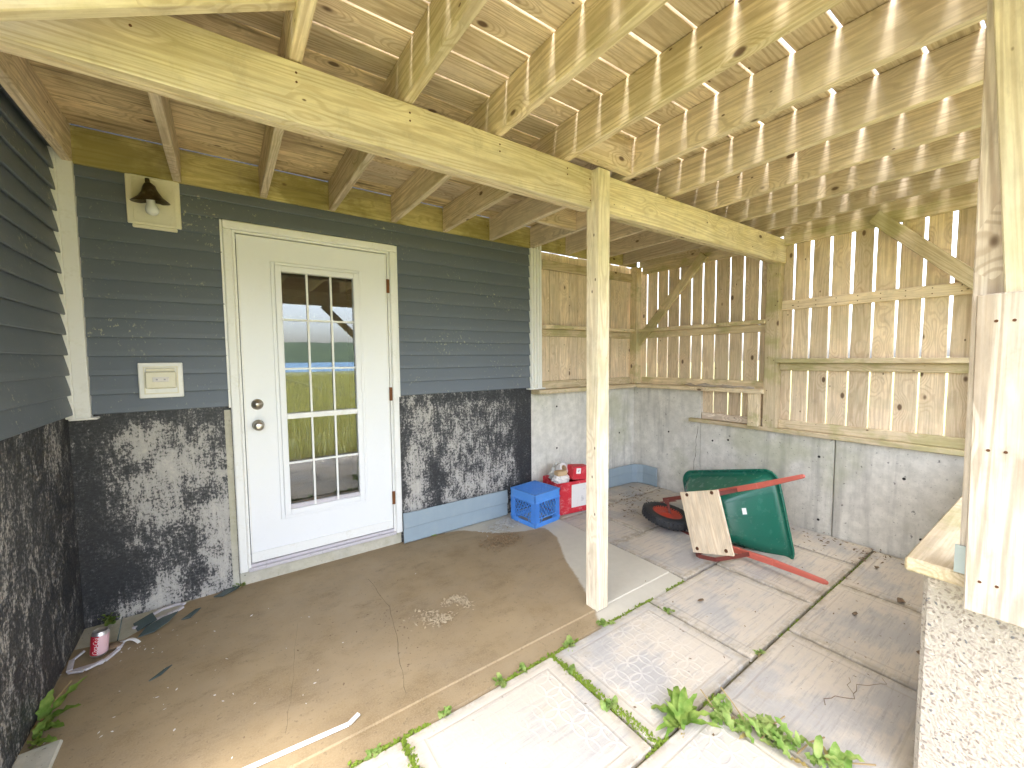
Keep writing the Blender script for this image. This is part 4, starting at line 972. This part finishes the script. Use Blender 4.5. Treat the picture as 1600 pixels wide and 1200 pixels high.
def shard(poly_, z, tilt, label):
    b = MB(); t = .004; n_ = len(poly_); vs = []
    cx = sum(p[0] for p in poly_) / n_; cy_ = sum(p[1] for p in poly_) / n_
    for dz in (0, t):
        for x, y in poly_: vs.append((x, y, z + dz + tilt[0] * (x - cx) + tilt[1] * (y - cy_)))
    b.add(vs, [tuple(range(n_ - 1, -1, -1)), tuple(range(n_, 2 * n_))] + [(i, (i + 1) % n_, n_ + (i + 1) % n_, n_ + i) for i in range(n_)])
    zl = min(q.z for q in b.v)
    for q in b.v: q.z += .003 - zl
    tag(b.build('glass_shard', 'shard'), label, 'glass shard', 'glass shards by the wall')
shard([(.21, -.135), (.285, -.10), (.31, -.165), (.235, -.20)], .01, (.1, .25), 'squarish grey glass shard against the pale corner patch')
shard([(.245, -.265), (.27, -.205), (.335, -.165), (.40, -.155), (.365, -.215), (.31, -.262)], .01, (.05, .15), 'curved leaf shaped grey glass shard')
shard([(.555, -.055), (.62, .0 - .012), (.70, -.010), (.665, -.045), (.60, -.075)], .006, (.02, .1), 'long grey glass shard below the door wall')
shard([(.335, -.68), (.385, -.625), (.41, -.615), (.375, -.665)], .003, (.0, .0), 'small dark glass shard lying alone on the slab')
shard([(.415, -.215), (.475, -.155), (.50, -.155), (.455, -.22)], .004, (.0, .1), 'narrow pale glass shard beside the oval frame')
b = MB()
q_ = [(.19 + .07 * t / 6, -.285 - .05 * (t / 6) ** 2, .012 + .012 * math.sin(t / 6 * 3.1)) for t in range(7)]
for a_, c_ in zip(q_, q_[1:]): b.bar(a_, c_, .014, .004)
tag(b.build('curved_plastic_strip', 'whitestrip'), 'small curved white plastic strip beside the can', 'debris', 'broken lamp pieces')
b = MB(); b.bar((.165, -.235, .004), (.185, -.215, .11), .016, .004, up=(1, 0, 0)); tag(b.build('glass_sliver', 'shard'), 'upright thin glass sliver behind the soda can', 'glass shard', 'glass shards by the wall')
blob(bb := MB(), (.165, -.30, .014), (.03, .022, .014), 3, n=6); tag(bb.build('dead_leaf', 'litter', smooth=True), 'crumpled brown dead leaf next to the can', 'leaf')
# pale bare patch of the slab in the corner
b = MB(); b.add([(.004, -.004, .003), (.45, -.004, .003), (.40, -.06, .003), (.27, -.17, .003), (.19, -.24, .003), (.004, -.20, .003)], [(5, 4, 3, 2, 1, 0)]); b.build('bare_patch', 'concpale', slab)
b = MB(); b.box(-.0, .115, -1.10, -.86, -.02, .012); tag(b.build('concrete_offcut', 'concpale', bevel=.006), 'pale concrete piece at the foot of the tarred side wall', 'concrete piece')
# white plastic strip on the slab
b = MB(); b.bar((.62, -1.395, .007), (1.005, -1.424, .007), .018, .008); b.bar((1.005, -1.424, .007), (1.048, -1.405, .012), .018, .008)
tag(b.build('plastic_strip', 'whitestrip', bevel=.002), 'long white plastic trim strip lying on the slab', 'strip')
# scattered white flecks, chips and leaf litter
def scatter(name, mat, spots, label, cat, n, r0, r1, zbase=.003, lift=0., seed=1):
    rg = random.Random(seed); b = MB()
    for k in range(n):
        cx, cy_, sx, sy = rg.choice(spots); x = rg.gauss(cx, sx); y = rg.gauss(cy_, sy); a = rg.random() * 6.28; r = rg.uniform(r0, r1); w = r * rg.uniform(.25, .6)
        hh = zbase + lift * max(0, 1 - ((x - cx) / (2 * sx)) ** 2 - ((y - cy_) / (2 * sy)) ** 2) * rg.random(); tl = rg.uniform(-.35, .35)
        d = Vector((math.cos(a), math.sin(a), tl)); e = Vector((-math.sin(a), math.cos(a), rg.uniform(-.3, .3))); c = Vector((x, y, hh + abs(tl) * r + .001))
        up = Vector((0, 0, w * .35))
        b.add([c - d * r, c - e * w, c + d * r, c + e * w, c + up, c - up * .8], [(0, 1, 4), (1, 2, 4), (2, 3, 4), (3, 0, 4), (1, 0, 5), (2, 1, 5), (3, 2, 5), (0, 3, 5)])
    return tag(b.build(name, mat), label, cat, kind='stuff')
scatter('wood_chips', 'chip', [(1.52, -1.0, .045, .045), (1.58, -1.05, .03, .02), (1.70, -.93, .035, .018), (1.75, -.985, .018, .035)], 'two small heaps of pale chips on the damp slab', 'wood chips', 420, .006, .014, lift=.012, seed=4)
scatter('brown_chips', 'chipd', [(2.36, -.46, .075, .055)], 'heap of brown chips on the slab before the blue crate', 'wood chips', 620, .006, .015, lift=.02, seed=5)
scatter('vinyl_flakes', 'bag', [(2.50, -.22, .07, .05), (2.60, -.18, .05, .05)], 'grey and white flakes beside the blue crate', 'flakes', 260, .008, .022, lift=.015, seed=6)
scatter('white_flecks', 'whitecard', [(.30, -.36, .07, .06), (.45, -.30, .2, .12), (.7, -.8, .4, .3), (.35, -.9, .2, .1)], 'scattered white flecks on the damp slab', 'flecks', 75, .003, .009, seed=8)
scatter('leaf_litter', 'litter', [(3.75, -.50, .18, .06), (3.95, -.42, .15, .06), (3.66, -.66, .06, .05), (4.2, -.35, .12, .08), (4.3, -1.95, .2, .15), (4.40, -2.1, .05, .2), (4.2, -2.17, .2, .02)], 'dead leaves and twigs on the paving by the wall', 'leaf litter', 260, .006, .018, seed=9)
scatter('debris_flecks', 'litter', [(3.4, -2.0, .5, .3), (2.6, -1.9, .5, .2), (3.6, -2.4, .4, .2), (1.2, -.9, .5, .3), (1.35, -1.0, .03, .2)], 'dark specks of dirt on the paving', 'dirt', 150, .003, .009, seed=10)
def leafpile(name, x, y, label, sc_=1., seed=0):
    b = MB(); rg = random.Random(seed); n_ = 7; vs = []
    for i in range(n_):
        a = 6.28 * i / n_; vs.append((x + .028 * sc_ * math.cos(a) * rg.uniform(.6, 1.2), y + .016 * sc_ * math.sin(a) * rg.uniform(.6, 1.2), .006 + rg.uniform(0, .012)))
    k_ = len(vs); vs += [(q[0], q[1], q[2] + .002) for q in vs]
    b.add(vs, [tuple(range(n_ - 1, -1, -1)), tuple(range(n_, 2 * n_))] + [(i, (i + 1) % n_, n_ + (i + 1) % n_, n_ + i) for i in range(n_)])
    tag(b.build(name, 'litter'), label, 'leaf', 'dead leaves on the pavers')
for i, (x, y) in enumerate([(2.86, -1.78), (3.42, -2.34), (3.78, -2.45), (3.3, -2.62), (4.15, -2.26), (4.0, -1.72)]): leafpile('dead_leaf', x, y, 'single dark dead leaf lying on a paver', random.uniform(.7, 1.3), i)
b = MB(); tw = [(2.60 + .36 * t / 14, -2.46 - .10 * t / 14 + .018 * math.sin(t * .9) + .008 * math.sin(t * 2.3), .004 + .006 * abs(math.sin(t * .7))) for t in range(15)]
b.tube(tw, [.0016 - .00006 * t for t in range(15)], 5); b.tube([tw[6], (2.79, -2.478, .008), (2.82, -2.482, .010), (2.85, -2.468, .006)], .0009, 5)
tag(b.build('twig', 'litter'), 'thin brown branching twig on the paving', 'twig')
# stick on the ledge
b = MB(); pts_ = [(XC - .055 + .008 * math.sin(i * 1.3), -.66 - .66 * i / 12, 1.137 + .006 * math.sin(i * 2.1)) for i in range(13)]
b.tube(pts_, [.012 + .007 * math.sin(i * 1.7 + 1) if 0 < i < 12 else .006 for i in range(13)], 8); tag(b.build('driftwood_stick', 'stick', smooth=True), 'knobbly weathered stick lying on the timber ledge', 'stick')
b = MB(); b.box(2.36, 2.47, -3.08, -3.03, -.06, .03); tag(b.build('brick_piece', 'terra', bevel=.004), 'orange brick fragment at the foot of the low wall', 'brick')

# ================================================================== WEEDS
def leaf(b, base, az, el, L, Wd, curl, n=9, fold=.30, wav=.0, seed=0):
    base = Vector(base); p = base.copy(); vs = []; a = el
    for i in range(n + 1):
        t = i / n; w = Wd * (math.sin(math.pi * min(1, .12 + t * .88)) ** .7) * (1 if i < n else .05)
        if i == 0: w = Wd * .12
        d = Vector((math.cos(az) * math.cos(a), math.sin(az) * math.cos(a), math.sin(a))); sd_ = Vector((-math.sin(az), math.cos(az), 0)); up = sd_.cross(d) * -1
        wv = wav * math.sin(i * 2.3 + seed)
        vs += [p + sd_ * w - up * (-fold * w) + up * wv * w, p, p - sd_ * w + up * fold * w - up * wv * w]
        p = p + d * (L / n); a -= curl / n
    fs = []
    for i in range(n): fs += [(3 * i, 3 * i + 1, 3 * i + 4, 3 * i + 3), (3 * i + 1, 3 * i + 2, 3 * i + 5, 3 * i + 4)]
    b.add(vs, fs)
def weed(name, loc, label, leaves, stems=(), mat='leaf', seed=0, group=None):
    e = empty(name, loc, label, 'weed', group); b = MB(); loc = Vector(loc)
    for i, (dx, dy, dz, az, el, L, Wd, curl) in enumerate(leaves): leaf(b, loc + Vector((dx, dy, dz)), R(az), R(el), L, Wd, R(curl), wav=.45, seed=i + seed)
    b.build('leaves', mat, e, smooth=True)
    if len(leaves) > 11:
        b = MB(); rq = random.Random(seed + 77)
        for i in range(5):
            q = rq.choice(leaves); leaf(b, loc + Vector(q[:3]), rq.uniform(0, 6.28), R(rq.uniform(5, 25)), rq.uniform(.05, .09), rq.uniform(.005, .009), R(40), wav=.6, seed=i)
        b.build('withered_leaves', 'dry', e, smooth=True)
    b = MB(); b.tube([loc + Vector((0, 0, -.02)), loc + Vector((0, 0, .012))], .007, 6)
    for s_ in stems: b.tube([loc + Vector(q) for q in s_], .0028, 5)
    b.build('stem', 'stem', e); return e
rg = random.Random(2)
lv = [(rg.gauss(0, .006), rg.gauss(0, .006), 0, az + rg.uniform(-12, 12), rg.uniform(35, 82), rg.uniform(.07, .165), rg.uniform(.010, .021), rg.uniform(40, 120)) for az in (118, 112, 85, 60, 48, 30, 15, 0, -12, -25, -45, 140, 160, 100, 70, 35, -60, 180, 20, -5)]
weed('dock_weed', (2.045, -2.170, -.005), 'bushy dock weed with long crinkled leaves growing from a paver joint', lv)
lv = []
for k in range(80):
    t = rg.random(); x, y = (-.05 + .13 * t, .06 - .38 * t); lv.append((x + rg.gauss(0, .02), y + rg.gauss(0, .02), rg.uniform(0, .05), rg.uniform(-60, 150), rg.uniform(15, 70), rg.uniform(.03, .085), rg.uniform(.007, .019), rg.uniform(10, 100)))
st = [[(-.03, .02, 0), (-.05, .06, .05), (-.06, .10, .09)], [(0, -.1, 0), (.04, -.12, .05), (.10, -.14, .07)], [(.05, -.2, 0), (.10, -.22, .03), (.18, -.24, .02)], [(.02, -.05, 0), (.0, .0, .07), (-.02, .04, .12)], [(.08, -.3, 0), (.14, -.33, .02), (.2, -.38, .02)]]
weed('leafy_weed', (2.235, -2.275, -.005), 'sprawling leafy weed cluster spreading over a paver joint', lv, st, 'leaf2', 5)
lv = [(0, 0, 0, 35, 40, .17, .018, 20), (0, 0, 0, 70, 70, .11, .022, 30), (0, .01, 0, -20, 25, .13, .016, 20), (0, -.03, 0, -40, 15, .11, .018, 15), (0, -.05, 0, 20, 50, .08, .018, 60), (.01, .02, 0, 120, 50, .07, .016, 50), (0, -.08, 0, -10, 50, .07, .02, 60), (.01, -.06, 0, 60, 40, .06, .016, 50), (0, -.10, 0, -70, 40, .09, .016, 40), (0, -.13, 0, -30, 30, .10, .018, 40), (.02, -.04, 0, 0, 70, .06, .018, 60), (.01, -.1, .0, 80, 60, .07, .016, 60)]
weed('broadleaf_weed', (.022, -.70, .0), 'bright broadleaf weed at the foot of the tarred side wall', lv, [[(0, 0, 0), (.03, .05, .05), (.06, .11, .07)]])
def sprout(x, y, z, s_, label, seed):
    rg = random.Random(seed); lv = [(rg.gauss(0, .010), rg.gauss(0, .010), rg.uniform(0, .015), rg.uniform(0, 360), rg.uniform(20, 70), rg.uniform(.018, .032) * s_, rg.uniform(.006, .010) * s_, rg.uniform(20, 80)) for _ in range(11)]
    weed('sprout', (x, y, z), label, lv, (), 'leaf2', seed, 'sprouts in cracks and joints')
for i, (x, y) in enumerate([(2.26, -1.59), (1.72, -1.594), (1.895, -1.95), (2.63, -1.72), (2.70, -2.167), (1.33, -1.594), (1.60, -1.594), (1.90, -1.72), (1.05, -1.594), (2.0, -1.594)]):
    sprout(x, y, -.012, rg.uniform(.8, 1.5), 'tiny green sprout growing in a paving joint', i)
sprout(.10, -.012, .0, 2.2, 'small green seedling at the foot of the tarred wall in the corner', 31); sprout(.690, -.010, .0, 1.2, 'tiny seedling at the foot of the door frame', 32); sprout(1.98, -.05, .0, 1.0, 'tiny sprout beneath the leaning siding offcut', 33)

b = MB(); rg = random.Random(44); q = []; z = .0; yy = -.735
while z < .74:
    q.append((XC - .0012, yy - .0022 * rg.random() - .0008, z)); q.append((XC - .0012, yy + .0022 * rg.random() + .0008, z)); z += .022; yy += rg.uniform(-.008, .008)
b.add(q, [(2 * i, 2 * i + 1, 2 * i + 3, 2 * i + 2) for i in range(len(q) // 2 - 1)]); b.build('crack', 'soil', rw)
# nail heads on the timbers in view
def nails(parent, pts, nrm):
    nrm = Vector(nrm)
    for p_ in pts:
        b = MB(); p_ = Vector(p_); b.tube([p_ - nrm * .002, p_ + nrm * .0012], [.0042, .0036], 8); b.build('nail_head', 'bolt', parent)
nails(deck, [(x, -1.4455, z) for x in (.50, .91, 1.305, 1.725, 2.135) for z in (2.375, 2.345)] + [(2.30, -1.4455, 2.25), (2.295, -1.4455, 2.36)], (0, -1, 0))
nails(sf, [(XC + .0045, y_ - .05, z) for y_ in gapsR[1:9] for z in (1.855, 1.818)], (-1, 0, 0))
nails(sf, [(XC - .0510, -1.42, z) for z in (.86, 1.12, 1.40, 1.72, 2.05)] + [(XC - .0510, -1.47, z) for z in (.87, 1.38, 1.84, 2.10)], (-1, 0, 0))
nails(ef, [(2.3165, y_, z) for y_ in (-2.87, -2.90) for z in (.80, 1.16, 1.50)], (-1, 0, 0))
